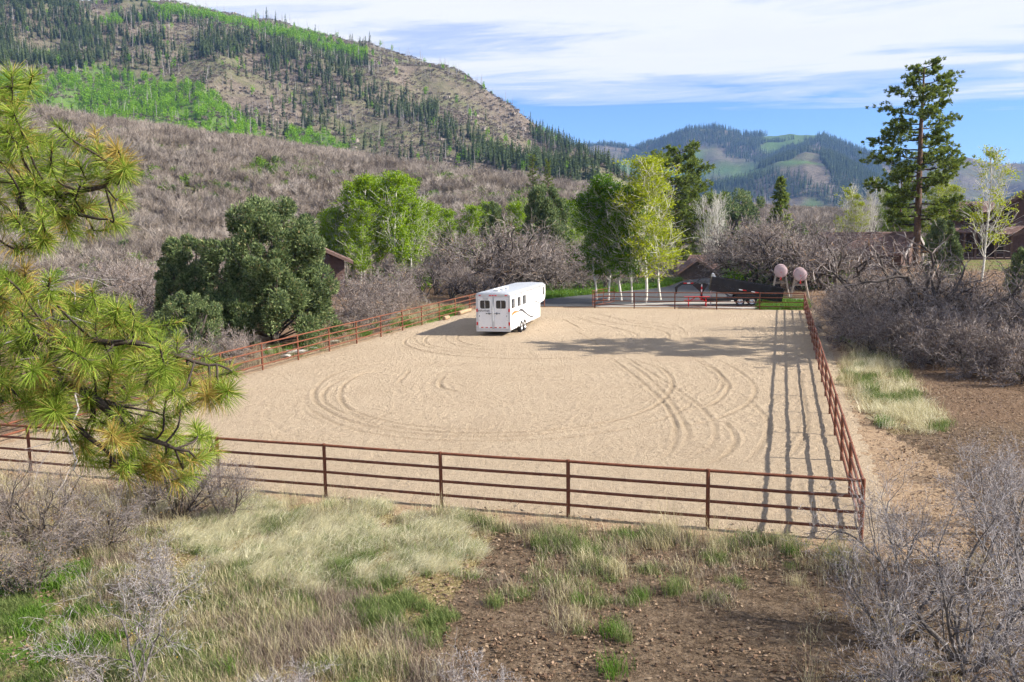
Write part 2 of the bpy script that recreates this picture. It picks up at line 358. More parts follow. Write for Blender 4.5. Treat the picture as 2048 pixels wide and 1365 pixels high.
def mat_ground():
    mt, t, b, o = newmat('ground_soil')
    co = N(t, 'ShaderNodeTexCoord').outputs['Object']
    at_ = lambda n: N(t, 'ShaderNodeAttribute', attribute_name=n).outputs['Fac']
    f = noise(t, 5, 7, .72, co); f2 = noise(t, 1.1, 5, .6, co); g = noise(t, 19, 5, .75, co, .6)
    soil = ramp(t, mth(t, 'ADD', mth(t, 'ADD', mth(t, 'MULTIPLY', f, .40), mth(t, 'MULTIPLY', g, .45)), mth(t, 'MULTIPLY', f2, .15)), [(.38, (.042, .029, .019)), (.47, (.12, .084, .056)), (.56, (.235, .172, .117)), (.69, (.35, .268, .19))])
    litt = ramp(t, g, [(.34, (.07, .045, .032)), (.5, (.20, .13, .085)), (.62, (.29, .20, .13)), (.72, (.44, .36, .28))])
    thatch = ramp(t, g, [(.32, (.11, .09, .035)), (.5, (.28, .22, .10)), (.66, (.44, .37, .20))])
    sand = ramp(t, mth(t, 'ADD', mth(t, 'MULTIPLY', f, .6), mth(t, 'MULTIPLY', g, .4)), [(.36, (.22, .14, .085)), (.5, (.40, .285, .185)), (.66, (.50, .375, .25))])
    lawn = ramp(t, g, [(.3, (.06, .12, .018)), (.55, (.125, .215, .035)), (.75, (.24, .29, .085))])
    def brk(a, k=.5): return ramp(t, mth(t, 'ADD', a, mth(t, 'MULTIPLY', mth(t, 'SUBTRACT', f2, .5), k)), [(.38, (0, 0, 0)), (.62, (1, 1, 1))])
    c = mixc(t, brk(at_('litter')), soil, litt); c = mixc(t, brk(at_('thatch')), c, thatch); c = mixc(t, brk(at_('sand')), c, sand); c = mixc(t, brk(at_('lawn'), .9), c, lawn)
    lk(t, c, b.inputs['Base Color']); b.inputs['Roughness'].default_value = 1; b.inputs['Specular IOR Level'].default_value = .1
    bump(t, b, mth(t, 'ADD', mth(t, 'MULTIPLY', f, 1.0), mth(t, 'MULTIPLY', g, .7)), 1.0, .10)
    return mt
m_ground = mat_ground()
def mat_hill(name, tint, sc):
    mt, t, b, o = newmat(name)
    co = N(t, 'ShaderNodeTexCoord').outputs['Object']
    a = noise(t, .012*sc, 6, .65, co); f = noise(t, .11*sc, 6, .7, co); g = noise(t, .45*sc, 4, .7, co)
    c = ramp(t, mth(t, 'ADD', mth(t, 'MULTIPLY', f, .6), mth(t, 'MULTIPLY', g, .4)), [(.34, (.07, .056, .043)), (.48, (.15, .121, .094)), (.60, (.22, .182, .145)), (.74, (.32, .275, .23))])
    c = mixc(t, ramp(t, a, [(.44, (0, 0, 0)), (.62, (.75, .75, .75))]), c, (.12, .135, .055))
    gr = N(t, 'ShaderNodeAttribute', attribute_name='green').outputs['Fac']
    c = mixc(t, mth(t, 'MULTIPLY', gr, .75), c, (.10, .19, .035))
    c = mixc(t, 1.0, c, tint, 'MULTIPLY')
    lk(t, c, b.inputs['Base Color']); b.inputs['Roughness'].default_value = 1; b.inputs['Specular IOR Level'].default_value = .05
    bump(t, b, mth(t, 'ADD', f, mth(t, 'MULTIPLY', g, .5)), .8, 2.5/sc)
    return mt
m_hill = mat_hill('hill_soil', (1., 1., 1.), 1.)
m_mtn = mat_hill('mountain_soil', (.80, .82, .80), .5)
def mat_asphalt():
    mt, t, b, o = newmat('driveway_asphalt')
    a = noise(t, .5, 5, .6); g = noise(t, 30, 4, .7)
    c = ramp(t, a, [(.3, (.038, .039, .043)), (.7, (.072, .073, .078))]); c = mixc(t, .4, c, ramp(t, g, [(.35, (.02, .02, .022)), (.65, (.11, .11, .115))]))
    lk(t, c, b.inputs['Base Color']); b.inputs['Roughness'].default_value = .85; bump(t, b, g, .4, .01); return mt
m_asph = mat_asphalt()
m_gravel = mat_n('pale_gravel', (.26, .235, .21), (.52, .49, .45), 14, 1, .8, 25, spec=.1)

# ------------------------------------------------------------------ the setting: ground, hill, mountains
def px_of(x, y, z): return to_px(np.stack([x, y, z], -1))
PALE = [(400, 1000), (560, 1005), (760, 1030), (960, 1050), (990, 1120), (900, 1150), (700, 1160), (560, 1150), (430, 1120), (380, 1060)]
SOILP = [(960, 1120), (1100, 1090), (1250, 1110), (1400, 1150), (1720, 1150), (2100, 1000), (2300, 1500), (700, 1500), (820, 1300), (900, 1200)]
HASP = [[(-60, 140), (40, 158), (120, 148), (200, 132), (232, 150), (330, 163), (420, 185), (452, 215), (475, 240), (525, 265), (548, 290), (500, 300), (440, 280), (380, 282), (330, 270), (270, 250), (200, 250), (90, 235), (60, 230), (-60, 220)],
        [(560, 300), (585, 265), (610, 258), (655, 268), (700, 305), (600, 318)],
        [(300, 14), (400, 24), (480, 44), (560, 58), (640, 78), (735, 106), (735, 118), (700, 112), (650, 106), (620, 92), (520, 70), (420, 42), (320, 30)],
        [(200, 40), (240, 38), (245, 50), (205, 52)], [(700, 116), (728, 122), (726, 131), (706, 128)], [(318, 36), (338, 34), (340, 46), (320, 46)]]
def polar(r0, r1, nr, fine):
    az = np.concatenate([np.arange(-180, -42, 2.5), np.arange(-42, 42.01, fine), np.arange(44.5, 180.1, 2.5)]); az = np.radians(az[:-1] if az[-1] >= 180 else az)
    rr = np.geomspace(r0, r1, nr); A, RR = np.meshgrid(az, rr)
    x = RR*np.sin(A); y = RR*np.cos(A); z = terrain(x, y)
    na = len(az); i = np.arange(nr-1)[:, None]*na; j = np.arange(na)[None, :]; j2 = (j+1) % na
    F = np.stack([i+j, i+na+j, i+na+j2, i+j2], -1).reshape(-1, 4)
    return x.ravel(), y.ravel(), z.ravel(), F, na
def attr(me, name, v): a = me.attributes.new(name, 'FLOAT', 'POINT'); a.data.foreach_set('value', np.asarray(v, np.float32))
def blur_poly(X, Y, poly, jx=25):
    s = 0
    for dx, dy in ((0, 0), (jx, 0), (-jx, 0), (0, jx*.6), (0, -jx*.6)): s = s+inpoly(X+dx, Y+dy, poly)
    return s/5.
x, y, z, F, na = polar(1.5, 132, 190, .3)
mb = MB(); V = np.stack([x, y, z], -1)
rq = np.hypot(x, y); V[:, 2] += (fbm(x/1.3, y/1.3, 3)-.5)*.10*(rq < 60)
q = np.stack([x, y], -1)-UV_O; ug = q@UV_U; vg = q@UV_V
inside = (ug > -.2) & (ug < 26.3) & (vg > -.2) & (vg < 51.3)
V[:, 2] = np.where((ug > -3.5) & (ug < 30) & (vg > -2.5) & (vg < 90), V[:, 2]*0-.03, V[:, 2])
mb.add(V, F); mb.V.append(np.array([[0, 0, -.03]])); mb.F.append(np.array([(mb.n, (j+1) % na, j) for j in range(na)])); mb.n += 1
ground = structure('ground', mb, m_ground, smooth=True)
n_all = len(ground.data.vertices); gx = np.zeros(n_all*3); ground.data.vertices.foreach_get('co', gx); gx = gx.reshape(-1, 3)
PX, PY, PW = to_px(gx); ok = PW > .5
q = gx[:, :2]-UV_O; ug = q@UV_U; vg = q@UV_V
sandm = ((ug > -2.0-.9*np.sin(vg*.35)) & (ug < 27.0) & (vg > -.75) & (vg < 51.8))*1.0
lit = np.clip(.25+.9*sstep(28, 40, np.hypot(gx[:, 0], gx[:, 1])), 0, 1)
lit = np.maximum(lit, ok*blur_poly(PX, PY, [(-400, 920), (560, 960), (620, 1010), (420, 1040), (300, 1090), (-400, 1100)]))
thm = ok*(blur_poly(PX, PY, [(-600, 1060), (400, 1040), (520, 1000), (1000, 1050), (960, 1130), (900, 1200), (820, 1300), (700, 1600), (-600, 1600)]) + .6*blur_poly(PX, PY, [(1680, 720), (1800, 720), (1900, 860), (1780, 880), (1700, 820)]))
lawnm = ok*(blur_poly(PX, PY, [(1060, 570), (1360, 556), (1360, 560), (1330, 575), (1190, 590), (1060, 604)], 8)) + ok*blur_poly(PX, PY, [(1520, 605), (1612, 605), (1612, 620), (1520, 620)], 4) + ok*blur_poly(PX, PY, [(1440, 552), (1560, 545), (1660, 548), (1660, 572), (1600, 580), (1560, 552), (1440, 560)], 4) + ok*blur_poly(PX, PY, [(840, 620), (940, 605), (940, 628), (800, 660)], 8)*.8
lawnm = lawnm + ok*.62*blur_poly(PX, PY, [(-300, 1120), (130, 1120), (170, 1300), (-300, 1500)], 40) + ok*.48*blur_poly(PX, PY, [(1840, 508), (2100, 506), (2100, 548), (1840, 540)], 4)
for nm, v in (('sand', sandm), ('litter', lit), ('thatch', thm), ('lawn', np.clip(lawnm, 0, 1))): attr(ground.data, nm, v)
x, y, z, F, na = polar(132, 1650, 210, .2)
o = structure('hill', MB().add(np.stack([x, y, z], -1), F), m_hill, smooth=True)
PX, PY, PW = px_of(x, y, z); g = sum(inpoly(PX, PY, p) for p in HASP[:3])*(PW > 0)*(np.hypot(x, y) > 420)
attr(o.data, 'green', np.clip(g, 0, 1))
x, y, z, F, na = polar(1650, 4600, 120, .25)
o = structure('mountain', MB().add(np.stack([x, y, z], -1), F), m_mtn, smooth=True)
attr(o.data, 'green', 1.0*sstep(.52, .60, fbm(x/260, y/330, 3)))

# arena sand: a fine sheet with tyre tracks as real relief
def zpts(L): return [(420+a/1.6, 600+b/1.6) for a, b in L]
TRACKS = [zpts(L) for L in (
    [(600, 190), (520, 205), (450, 222), (380, 250), (338, 288), (340, 330), (400, 370), (480, 400), (600, 425), (760, 438), (920, 440), (1100, 430), (1300, 400), (1420, 370)],
    [(620, 215), (500, 237), (440, 265), (418, 300), (430, 340), (490, 370), (580, 395), (700, 410), (850, 418), (1000, 412)],
    [(560, 215), (470, 240), (400, 268), (365, 300), (372, 335), (430, 365), (520, 388)],
    [(640, 225), (625, 245), (600, 270)], [(750, 245), (735, 265), (745, 285), (800, 298)],
    [(700, 103), (640, 120), (622, 140), (660, 160), (760, 178), (900, 188), (1050, 191), (1200, 186), (1320, 178), (1420, 165)],
    [(730, 105), (690, 125), (700, 145), (780, 160), (900, 172), (1050, 178), (1180, 172)], [(665, 110), (650, 125), (680, 148), (760, 166), (880, 180)],
    [(770, 106), (750, 125), (780, 145), (860, 158), (960, 165)], [(800, 112), (790, 128), (830, 145), (900, 153)],
    [(1180, 34), (1300, 60), (1420, 74), (1490, 86), (1520, 106), (1518, 130)], [(1180, 48), (1290, 75), (1400, 90), (1455, 105), (1468, 125), (1440, 140)],
    [(1150, 50), (1230, 75), (1310, 95), (1360, 110), (1366, 126)], [(1160, 98), (1220, 130), (1240, 150)], [(1120, 60), (1160, 80), (1190, 100)], [(1230, 40), (1330, 70), (1430, 85), (1490, 100)],
    [(1290, 165), (1400, 230), (1480, 280), (1550, 330), (1600, 380), (1618, 430), (1590, 480), (1520, 512), (1460, 530)],
    [(1270, 180), (1350, 240), (1420, 300), (1470, 360), (1490, 420), (1478, 480), (1430, 520)], [(1330, 200), (1400, 250), (1460, 310), (1500, 370), (1530, 430), (1510, 490)],
    [(1530, 185), (1600, 220), (1650, 260), (1655, 290), (1620, 330), (1560, 352), (1480, 370)], [(1600, 180), (1690, 230), (1738, 270), (1740, 310), (1700, 350), (1610, 387), (1500, 410), (1360, 425)],
    [(1560, 190), (1620, 228), (1640, 262), (1625, 295), (1580, 318)], [(1900, 225), (1890, 260), (1900, 330), (1910, 400), (1890, 460), (1850, 505), (1800, 540)],
    [(1690, 300), (1740, 340), (1785, 390), (1775, 450), (1720, 520)], [(1640, 385), (1680, 440), (1660, 490), (1590, 532)],
    [(420, 330), (480, 385), (600, 412), (780, 428), (960, 428), (1150, 414), (1330, 380), (1440, 330), (1480, 270), (1440, 220), (1330, 196), (1180, 196)], [(300, 300), (320, 350), (420, 405), (580, 440), (780, 455), (980, 452), (1180, 440), (1380, 405), (1520, 350), (1560, 290)])]
def smooth_line(P, step=.05):
    P = np.asarray(P, float); t = np.r_[0, np.cumsum(np.linalg.norm(np.diff(P, axis=0), axis=1))]
    Q = []                                              # Catmull-Rom
    for i in range(len(P)-1):
        p0 = P[max(i-1, 0)]; p1 = P[i]; p2 = P[i+1]; p3 = P[min(i+2, len(P)-1)]
        n = max(2, int((t[i+1]-t[i])/step)); s = np.linspace(0, 1, n, endpoint=False)[:, None]
        Q.append(.5*(2*p1+(p2-p0)*s+(2*p0-5*p1+4*p2-p3)*s**2+(3*p1-p0-3*p2+p3)*s**3))
    return np.vstack(Q+[P[-1:]])
nu, nv = 480, 720; UA, UB, VA, VB = -1.3, 26.5, -.45, 51.5
gu = np.linspace(UA, UB, nu); gv = np.linspace(VA, VB, nv); du = gu[1]-gu[0]; dv = gv[1]-gv[0]
GU, GV = np.meshgrid(gu, gv, indexing='ij'); H = np.zeros((nu, nv)); CH = np.zeros((nu, nv))
rngt = np.random.RandomState(3)
for L in TRACKS:
    W3 = np.array([gpt(a, b)[:2] for a, b in L])-UV_O; Q = smooth_line(np.stack([W3@UV_U, W3@UV_V], -1))
    Dm = np.full((nu, nv), 9.); Tm = np.zeros((nu, nv)); nq = len(Q)
    for qi, (a, b) in enumerate(Q):
        i = int((a-UA)/du); j = int((b-VA)/dv); i0, i1, j0, j1 = max(i-8, 0), min(i+9, nu), max(j-7, 0), min(j+8, nv)
        if i0 >= i1 or j0 >= j1: continue
        d = np.hypot(GU[i0:i1, j0:j1]-a, GV[i0:i1, j0:j1]-b); w_ = d < Dm[i0:i1, j0:j1]; Dm[i0:i1, j0:j1][w_] = d[w_]; Tm[i0:i1, j0:j1][w_] = min(1, qi/(nq*.18), (nq-qi)/(nq*.18))
    k = rngt.uniform(.6, 1.05); CH = np.maximum(CH, k*Tm*np.exp(-(Dm/.085)**2)*(.5+.9*fbm(GU*2, GV*2, 2)))
    H += k*Tm*(-.028*np.exp(-(Dm/.075)**2)+.021*np.exp(-((Dm-.16)/.06)**2))*(.6+.8*fbm(GU*.8, GV*.8, 2))*(.7+.6*vnoise(GU*5, GV*5))
# faint raked rings over the whole floor, hoof pocks, low edge
cu, cv = 12.5, 17.
rr = np.hypot((GU-cu)/1.0, (GV-cv)/1.35); H += .004*np.sin(rr*2*math.pi/.42+3*fbm(GU/3, GV/3, 2))*sstep(.42, .6, fbm(GU/4, GV/4, 3))
H += .022*(fbm(GU/1.1, GV/1.1, 3)-.5)+.032*(vnoise(GU/.15, GV/.18)-.5)*(.3+1.5*fbm(GU/3, GV/3, 2))-.05*np.clip(vnoise(GU/.34+50, GV/.4)-.80, 0, 1)*4*.5
e = np.minimum(np.minimum(GU-UA, UB-GU), np.minimum(GV-VA, VB-GV)); H = H*sstep(0, .6, e)+.03-.09*(1-sstep(0, .9+.6*vnoise(GU*.9, GV*.9), e))
XY = UV_O+GU[..., None]*UV_U+GV[..., None]*UV_V
V = np.concatenate([XY, H[..., None]], -1).reshape(-1, 3); i = np.arange(nu-1)[:, None]*nv; j = np.arange(nv-1)[None, :]
o = structure('arena_sand', MB().add(V, np.stack([i+j, i+j+1, i+nv+j+1, i+nv+j], -1).reshape(-1, 4)), m_sand, smooth=True); attr(o.data, 'churned', CH.ravel())
def zsand(u, v): return float(H[int(np.clip((u-UA)/du, 0, nu-1)), int(np.clip((v-VA)/dv, 0, nv-1))])

# sheets laid on the ground: driveway, gravel, far gravel road
def sheet(name, pix, mat, zoff, label=None):
    P = smooth_line([gpt(a, b)[:2] for a, b in pix]+[gpt(*pix[0])[:2]], 1.2)[:-1]
    V = [(a, b, zoff) for a, b in P]; mb = MB(); n = len(V)
    mb.add(V+[(a, b, zoff-.3) for a, b in P], [(k, n+k, n+(k+1) % n, (k+1) % n) for k in range(n)]); mb.ng = [list(range(n)) if np.cross(P[n//3]-P[0], P[2*n//3]-P[0]) > 0 else list(range(n))[::-1]]
    return structure(name, mb, mat, label)
sheet('driveway', [(1078, 613), (1092, 597), (1180, 590), (1250, 583), (1330, 575), (1362, 564), (1400, 558), (1450, 556), (1500, 551), (1560, 546), (1640, 540), (1650, 546), (1570, 554), (1545, 566), (1520, 590), (1440, 601), (1300, 606), (1190, 613)], m_asph, .016)
sheet('gravel_strip', [(1192, 612), (1300, 607), (1440, 602), (1530, 598), (1600, 596), (1612, 601), (1530, 606), (1515, 617), (1440, 616), (1330, 614), (1200, 614)], m_gravel, .008)
P = [at(x_, 537, d_) for x_, d_ in ((-160, 128), (-40, 131), (40, 136), (110, 142), (150, 150))]
A = [(p[0], p[1], T1(p[0], p[1])+.14) for p in P]; B = [(p[0]*1.035, p[1]*1.035, T1(p[0]*1.035, p[1]*1.035)+.16) for p in P]
structure('gravel_road', MB().add(A+B, [(i, i+1, i+6, i+5) for i in range(4)]), m_gravel)

# ------------------------------------------------------------------ pipe fences
RAILS = (.25, .60, .95, 1.30)
def fence(name, label, pts, rails=RAILS, top=1.33, r=.036, group='rusty pipe fences around the arena', skip_first=False):
    """pts: list of (u, v) post positions in a line."""
    o0 = uvw(*pts[0]); t = thing(name, label, 'fence', o0, 0, group)
    rs = random.Random(len(pts)); Z = [max(-.03, -.02) for _ in pts]; jig = [rs.uniform(-.012, .012) for _ in pts]
    pm = None
    for k, (u, v) in enumerate(pts):
        if k == 0 and skip_first: continue
        w = uvw(u, v)-o0
        if pm is None: pm = MB().tube([(0, 0, -.4), (0, 0, .6), (0, 0, top+.012)], .045, 10).mesh('post', m_rust, True)
        p = link('post', pm, t); p.location = (w[0], w[1], jig[k]); p.rotation_euler = (rs.uniform(-.008, .008), rs.uniform(-.008, .008), rs.uniform(0, 6))
    for h in rails:
        L = []
        for k in range(len(pts)):
            w = uvw(*pts[k])-o0; L.append((w[0], w[1], h+jig[k]))
            if k < len(pts)-1:
                w2 = (uvw(*pts[k+1])-o0+w)/2; L.append((w2[0], w2[1], h+(jig[k]+jig[k+1])/2-rs.uniform(0, .012)))
        part('rail', MB().tube(L, r, 8), m_rust, t, True)
    return t
fence('pipe_fence', 'rusty brown four-rail pipe fence across the near side of the sand arena', [(3.2*k, 0) for k in range(10)])
fence('pipe_fence', 'rusty pipe fence receding along the right side of the arena, casting rail shadows', [(0, 51*k/16) for k in range(17)], skip_first=True)
fence('pipe_fence', 'reddish sunlit pipe fence slanting along the left side of the arena beside the junipers', [(26.05, .6+13.46-3.308*4+3.308*k) for k in range(16)])
fence('pipe_fence', 'pipe fence at the far end of the arena in front of the picnic table', [(3.3*k, 51+.06*k) for k in range(6)])
fence('pipe_fence', 'short pipe fence panel just behind the white horse trailer at the gateway', [(26.05-1.7*k, 51.2+.15*k) for k in range(4)])
# gate leaf swung open behind the far fence
g0 = uvw(16.75, 51.5); t = thing('pipe_gate', 'open rusty pipe gate leaf at the end of the far fence', 'gate', g0, 0)
gd = (uvw(15.6, 55.2)-g0)[:2]
for f_ in (0.02, .5, 1.): part('stile', MB().tube([(gd[0]*f_, gd[1]*f_, .15), (gd[0]*f_, gd[1]*f_, 1.42)], .03, 8), m_rust, t, True)
for h in (.18, .48, .78, 1.08, 1.40): part('rail', MB().tube([(0, 0, h), (gd[0], gd[1], h)], .026, 8), m_rust, t, True)

# ------------------------------------------------------------------ white horse trailer
def wheel(parent, loc, rad, w, mrim, axis='X', name='wheel', side=1):
    wz = link(name, None, parent); wz.location = loc
    t = np.linspace(0, 2*math.pi, 25)[:-1]; prof_ = [(-w/2, rad*.62), (-w/2, rad*.9), (-w*.36, rad), (w*.36, rad), (w/2, rad*.9), (w/2, rad*.62)]
    mb = MB(); V = [(a, b*math.cos(q), b*math.sin(q)) for a, b in prof_ for q in t]; n = len(t)
    mb.add(V, [(i*n+j, i*n+(j+1) % n, (i+1)*n+(j+1) % n, (i+1)*n+j) for i in range(5) for j in range(n)])
    part('tyre', mb, m_blackr, wz, True)
    mb = MB(); prof_ = [(side*w*.42, rad*.62), (side*w*.30, rad*.56), (side*w*.16, rad*.30), (side*w*.34, rad*.22), (side*w*.36, .001)]
    V = [(a, b*math.cos(q), b*math.sin(q)) for a, b in prof_ for q in t]
    mb.add(V, [(i*n+j, i*n+(j+1) % n, (i+1)*n+(j+1) % n, (i+1)*n+j) for i in range(4) for j in range(n)])
    rim = part('rim', mb, mrim, wz, True)
    vh = MB().box((0, 0, 0), (.02, rad*.10, rad*.10)).mesh('vent_hole', m_blackr)
    for k in range(8):
        q = k*math.pi/4; h_ = link('vent_hole', vh, rim); h_.location = (side*w*.24, rad*.43*math.cos(q), rad*.43*math.sin(q)); h_.rotation_euler = (q, 0, 0)
    return wz
def text_mesh(s, size, mat, name, shear=0.):
    cu = D.curves.new(name, 'FONT'); cu.body = s; cu.size = size; cu.extrude = .003; cu.align_x = 'CENTER'; cu.align_y = 'CENTER'; cu.shear = shear; cu.offset = size*.018
    ob = D.objects.new(name, cu); COL.objects.link(ob); dg = bpy.context.evaluated_depsgraph_get()
    me = D.meshes.new_from_object(ob.evaluated_get(dg)); D.objects.remove(ob); me.materials.clear(); me.materials.append(mat); me.name = name; return me
def horse_trailer():
    hw, L, Lc, zb, zt = 1.09, 10.35, 8.5, .36, 2.56
    pos = np.array([-.08, 53.2, 0]); th = R(14.5)
    t = thing('horse_trailer', 'long white gooseneck horse trailer parked near the left end of the arena', 'trailer', (pos[0]-hw*math.cos(th), pos[1]+hw*math.sin(th), .03), -th)
    # local: x right, y forward, z up; rear face at y=0
    out = [(-hw, 0, zb), (-hw, Lc, zb), (-hw, Lc+.05, 1.35), (-hw, L-.5, 1.42), (-hw, L-.12, 1.62), (-hw, L, 1.95), (-hw, L-.02, zt), (-hw, 0, zt)]
    body = part('body', MB().prism(out, (2*hw, 0, 0)), m_white, t)
    # rounded silver roof
    mb = MB(); cs = [(-hw-.03, zt-.10)]+[(-hw+.16-.19*math.cos(q), zt+.01+.14*math.sin(q)) for q in np.linspace(0, math.pi/2, 6)]
    cs = cs+[(0, zt+.185)]+[(-a, b) for a, b in cs[::-1]]
    ys = [-.02, .0, L*.5, L-1.1, L-.5, L-.15, L+.02, L+.05]; sc_ = [.995, 1, 1, 1, .985, .93, .82, .70]
    V = [(a*s_, y_, b if b < zt else b-(1-s_)*.35) for y_, s_ in zip(ys, sc_) for a, b in cs]; n = len(cs)
    mb.add(V, [(i*n+j, i*n+j+1, (i+1)*n+j+1, (i+1)*n+j) for i in range(len(ys)-1) for j in range(n-1)]); mb.ng = [list(range(n))[::-1], [(len(ys)-1)*n+k for k in range(n)]]
    roof = part('roof', mb, m_alu, t, True)
    for y_ in (.9, 2.0, 3.0):
        v_ = part('roof_vent', MB().box((.0, y_, zt+.24), (.34, .34, .12)).box((0, y_-.05, zt+.31), (.36, .40, .02), rx=.15), m_white, roof)
    # rear frame and two doors
    fr = MB()
    for sx_ in (-1, 1): fr.box((sx_*(hw-.05), -.022, (zb+zt)/2), (.13, .05, zt-zb))
    fr.box((0, -.024, zt-.02), (2*hw-.14, .055, .16)).box((0, -.020, zb+.01), (2*hw+.02, .05, .16)).box((0, -.03, (zb+zt)/2), (.09, .06, zt-zb-.2))
    part('rear_frame', fr, m_alu, t)
    for sx_ in (-1, 1):
        d = part('door', MB().box((sx_*.515, -.028, 1.45), (.90, .04, 1.86)), m_white, t)
        wn = MB(); cxw = sx_*.515; w_, h_ = .62, .50; zc = 1.98
        ol = []
        for qx, qz, a0 in ((1, 1, 0), (-1, 1, 90), (-1, -1, 180), (1, -1, 270)):
            for q in (0, 45, 90):
                q = R(a0+q); ol.append((cxw+qx*(w_/2-.08)+.08*math.cos(q), -.052, zc+qz*(h_/2-.08)+.08*math.sin(q)))
        wn.prism(ol, (0, -.012, 0)); wi = part('window', wn, m_glass, d)
        part('mullion', MB().box((cxw, -.068, zc), (.035, .012, h_-.02)), m_alu, wi)
        part('latch', MB().tube([(sx_*.08, -.075, 1.42), (sx_*.44, -.075, 1.42)], .014, 6).box((sx_*.25, -.08, 1.42), (.05, .03, .13)).box((sx_*.42, -.08, 1.42), (.07, .03, .05)), m_grey, d)
        for zz_ in (1.0, 1.45, 2.28): part('hinge', MB().box((sx_*.93, -.055, zz_), (.16, .02, .03)), m_alu, d)
        part('tie_ring', MB().box((sx_*.88, -.058, 1.26), (.03, .02, .09)), m_grey, d)
        for zz_ in (.78, 1.62): part('tail_light', MB().box((sx_*(hw-.055), -.055, zz_), (.09, .03, .20)), m_redrefl, t)
    part('lock_rod', MB().box((0, -.075, 1.40), (.16, .03, .92)).tube([(0, -.1, .9), (0, -.1, 1.95)], .025, 6), m_alu, t)
    for x_ in (-.84, -.18, 0, .18, .84): part('marker_light', MB().box((x_, -.06, zt-.02), (.13, .02, .06)), m_redrefl, t)
    for k in range(6): part('reflector_strip', MB().box((-.72+.29*k, -.053, .545), (.15, .012, .05)), m_redrefl, t)
    tm = link('lettering', text_mesh('SUNDOWNER', .135, m_grey, 'lettering', .2), t); tm.location = (-.66, -.056, 1.575); tm.rotation_euler = (R(90), 0, 0)
    part('lettering_arc', MB().tube([(-.80+.07*k, -.054, 1.66+.07*math.sin(k*math.pi/5)) for k in range(6)], .006, 4), m_grey, t)
    part('licence_plate', MB().box((-.48, -.06, 2.34), (.34, .015, .16)), m_alu, t)
    # right side (sunlit)
    for k, y_ in enumerate((.75, 2.3, 3.75)):
        w_ = part('window', MB().box((hw+.006, y_, 1.98), (.014, .78, .58)), m_glass, t); part('mullion', MB().box((hw+.016, y_, 1.98), (.01, .06, .56)), m_alu, w_)
    part('window', MB().box((hw+.006, L-.75, 2.12), (.014, .42, .56)), m_glass, t)
    def ribbon(pts, ws, mat, name):
        P = smooth_line(pts, .12); wv = np.interp(np.linspace(0, 1, len(P)), np.linspace(0, 1, len(ws)), ws); d = np.gradient(P, axis=0); nrm = np.stack([-d[:, 1], d[:, 0]], -1); nrm /= np.linalg.norm(nrm, axis=1)[:, None]
        A = P+nrm*wv[:, None]/2; B = P-nrm*wv[:, None]/2; n = len(P); x0, x1 = hw+.003, hw+.010
        V = [(x1, *p) for p in A]+[(x1, *p) for p in B]+[(x0, *p) for p in A]+[(x0, *p) for p in B]
        part(name, MB().add(V, [(n+i, n+i+1, i+1, i) for i in range(n-1)]+[(i, i+1, 2*n+i+1, 2*n+i) for i in range(n-1)]+[(3*n+i, 3*n+i+1, n+i+1, n+i) for i in range(n-1)]), mat, t)
    ribbon([(.35, 1.12), (.5, 1.32), (1.2, 1.40), (2.2, 1.33)], [.16, .17, .10, .02], m_orange, 'decal_swoosh')
    ribbon([(2.0, 1.20), (2.3, 1.38), (3.0, 1.36), (4.2, 1.02), (5.4, .70), (6.3, .62), (6.75, .74), (6.7, .88)], [.03, .16, .15, .10, .09, .10, .08, .03], m_grey, 'decal_swoosh')
    ribbon([(5.0, 1.42), (5.15, 1.28), (5.3, 1.2)], [.03, .06, .02], m_orange, 'decal_mark')
    ribbon([(6.5, 1.62), (7.2, 1.56), (7.9, 1.42), (8.4, 1.40)], [.02, .05, .06, .02], m_grey, 'decal_swoosh')
    for k in range(16):
        y_ = .2+.5*k+(1.4 if k > 2 else 0)
        if y_ < Lc-.1: part('reflector_strip', MB().box((hw+.008, y_, zb+.07), (.012, .20, .05)), m_redrefl, t)
    for y_ in (1.55, 3.05, 4.6, 5.75, 7.2, 8.5): part('panel_seam', MB().box((hw+.002, y_, 1.45 if y_ < 8 else 2.0), (.006, .018, 2.0 if y_ < 8 else .9)), m_alu, t)
    part('side_trim', MB().box((hw+.004, Lc/2, zb+.17), (.012, Lc-.1, .03)), m_alu, t)
    for y_ in (2.9, 5.9): part('marker_light', MB().box((hw+.03, y_, zt-.12), (.02, .12, .04)), m_redrefl, t)
    for sd in (-1, 1):
        fl = [(sd*(hw-.03), 1.72+.0, .42)]+[(sd*(hw-.03), 2.75-1.05*math.cos(q), .42+.56*math.sin(q)**.6) for q in np.linspace(.05, math.pi-.05, 14)]+[(sd*(hw-.03), 3.8, .42)]
        part('fender', MB().prism(fl if sd > 0 else fl[::-1], (sd*.16, 0, 0)), m_white, t)
        for y_ in (2.32, 3.2): wheel(t, (sd*(hw+.05), y_, .36), .375, .24, m_chrome, side=sd)
    part('underframe', MB().box((0, 3.5, .38), (1.9, 6.8, .12)).box((0, 2.75, .36), (1.95, .12, .12)), m_grey, t)
    part('coupler', MB().tube([(0, L-1.0, 1.5), (0, L-1.0, .75)], .06, 8).box((0, L-1.0, 1.42), (.3, .3, .1)), m_grey, t)
    part('landing_jack', MB().tube([(.4, Lc+.18, 1.4), (.4, Lc+.18, -.02)], .05, 8).box((.4, Lc+.18, .0), (.24, .24, .03)), m_grey, t)
horse_trailer()

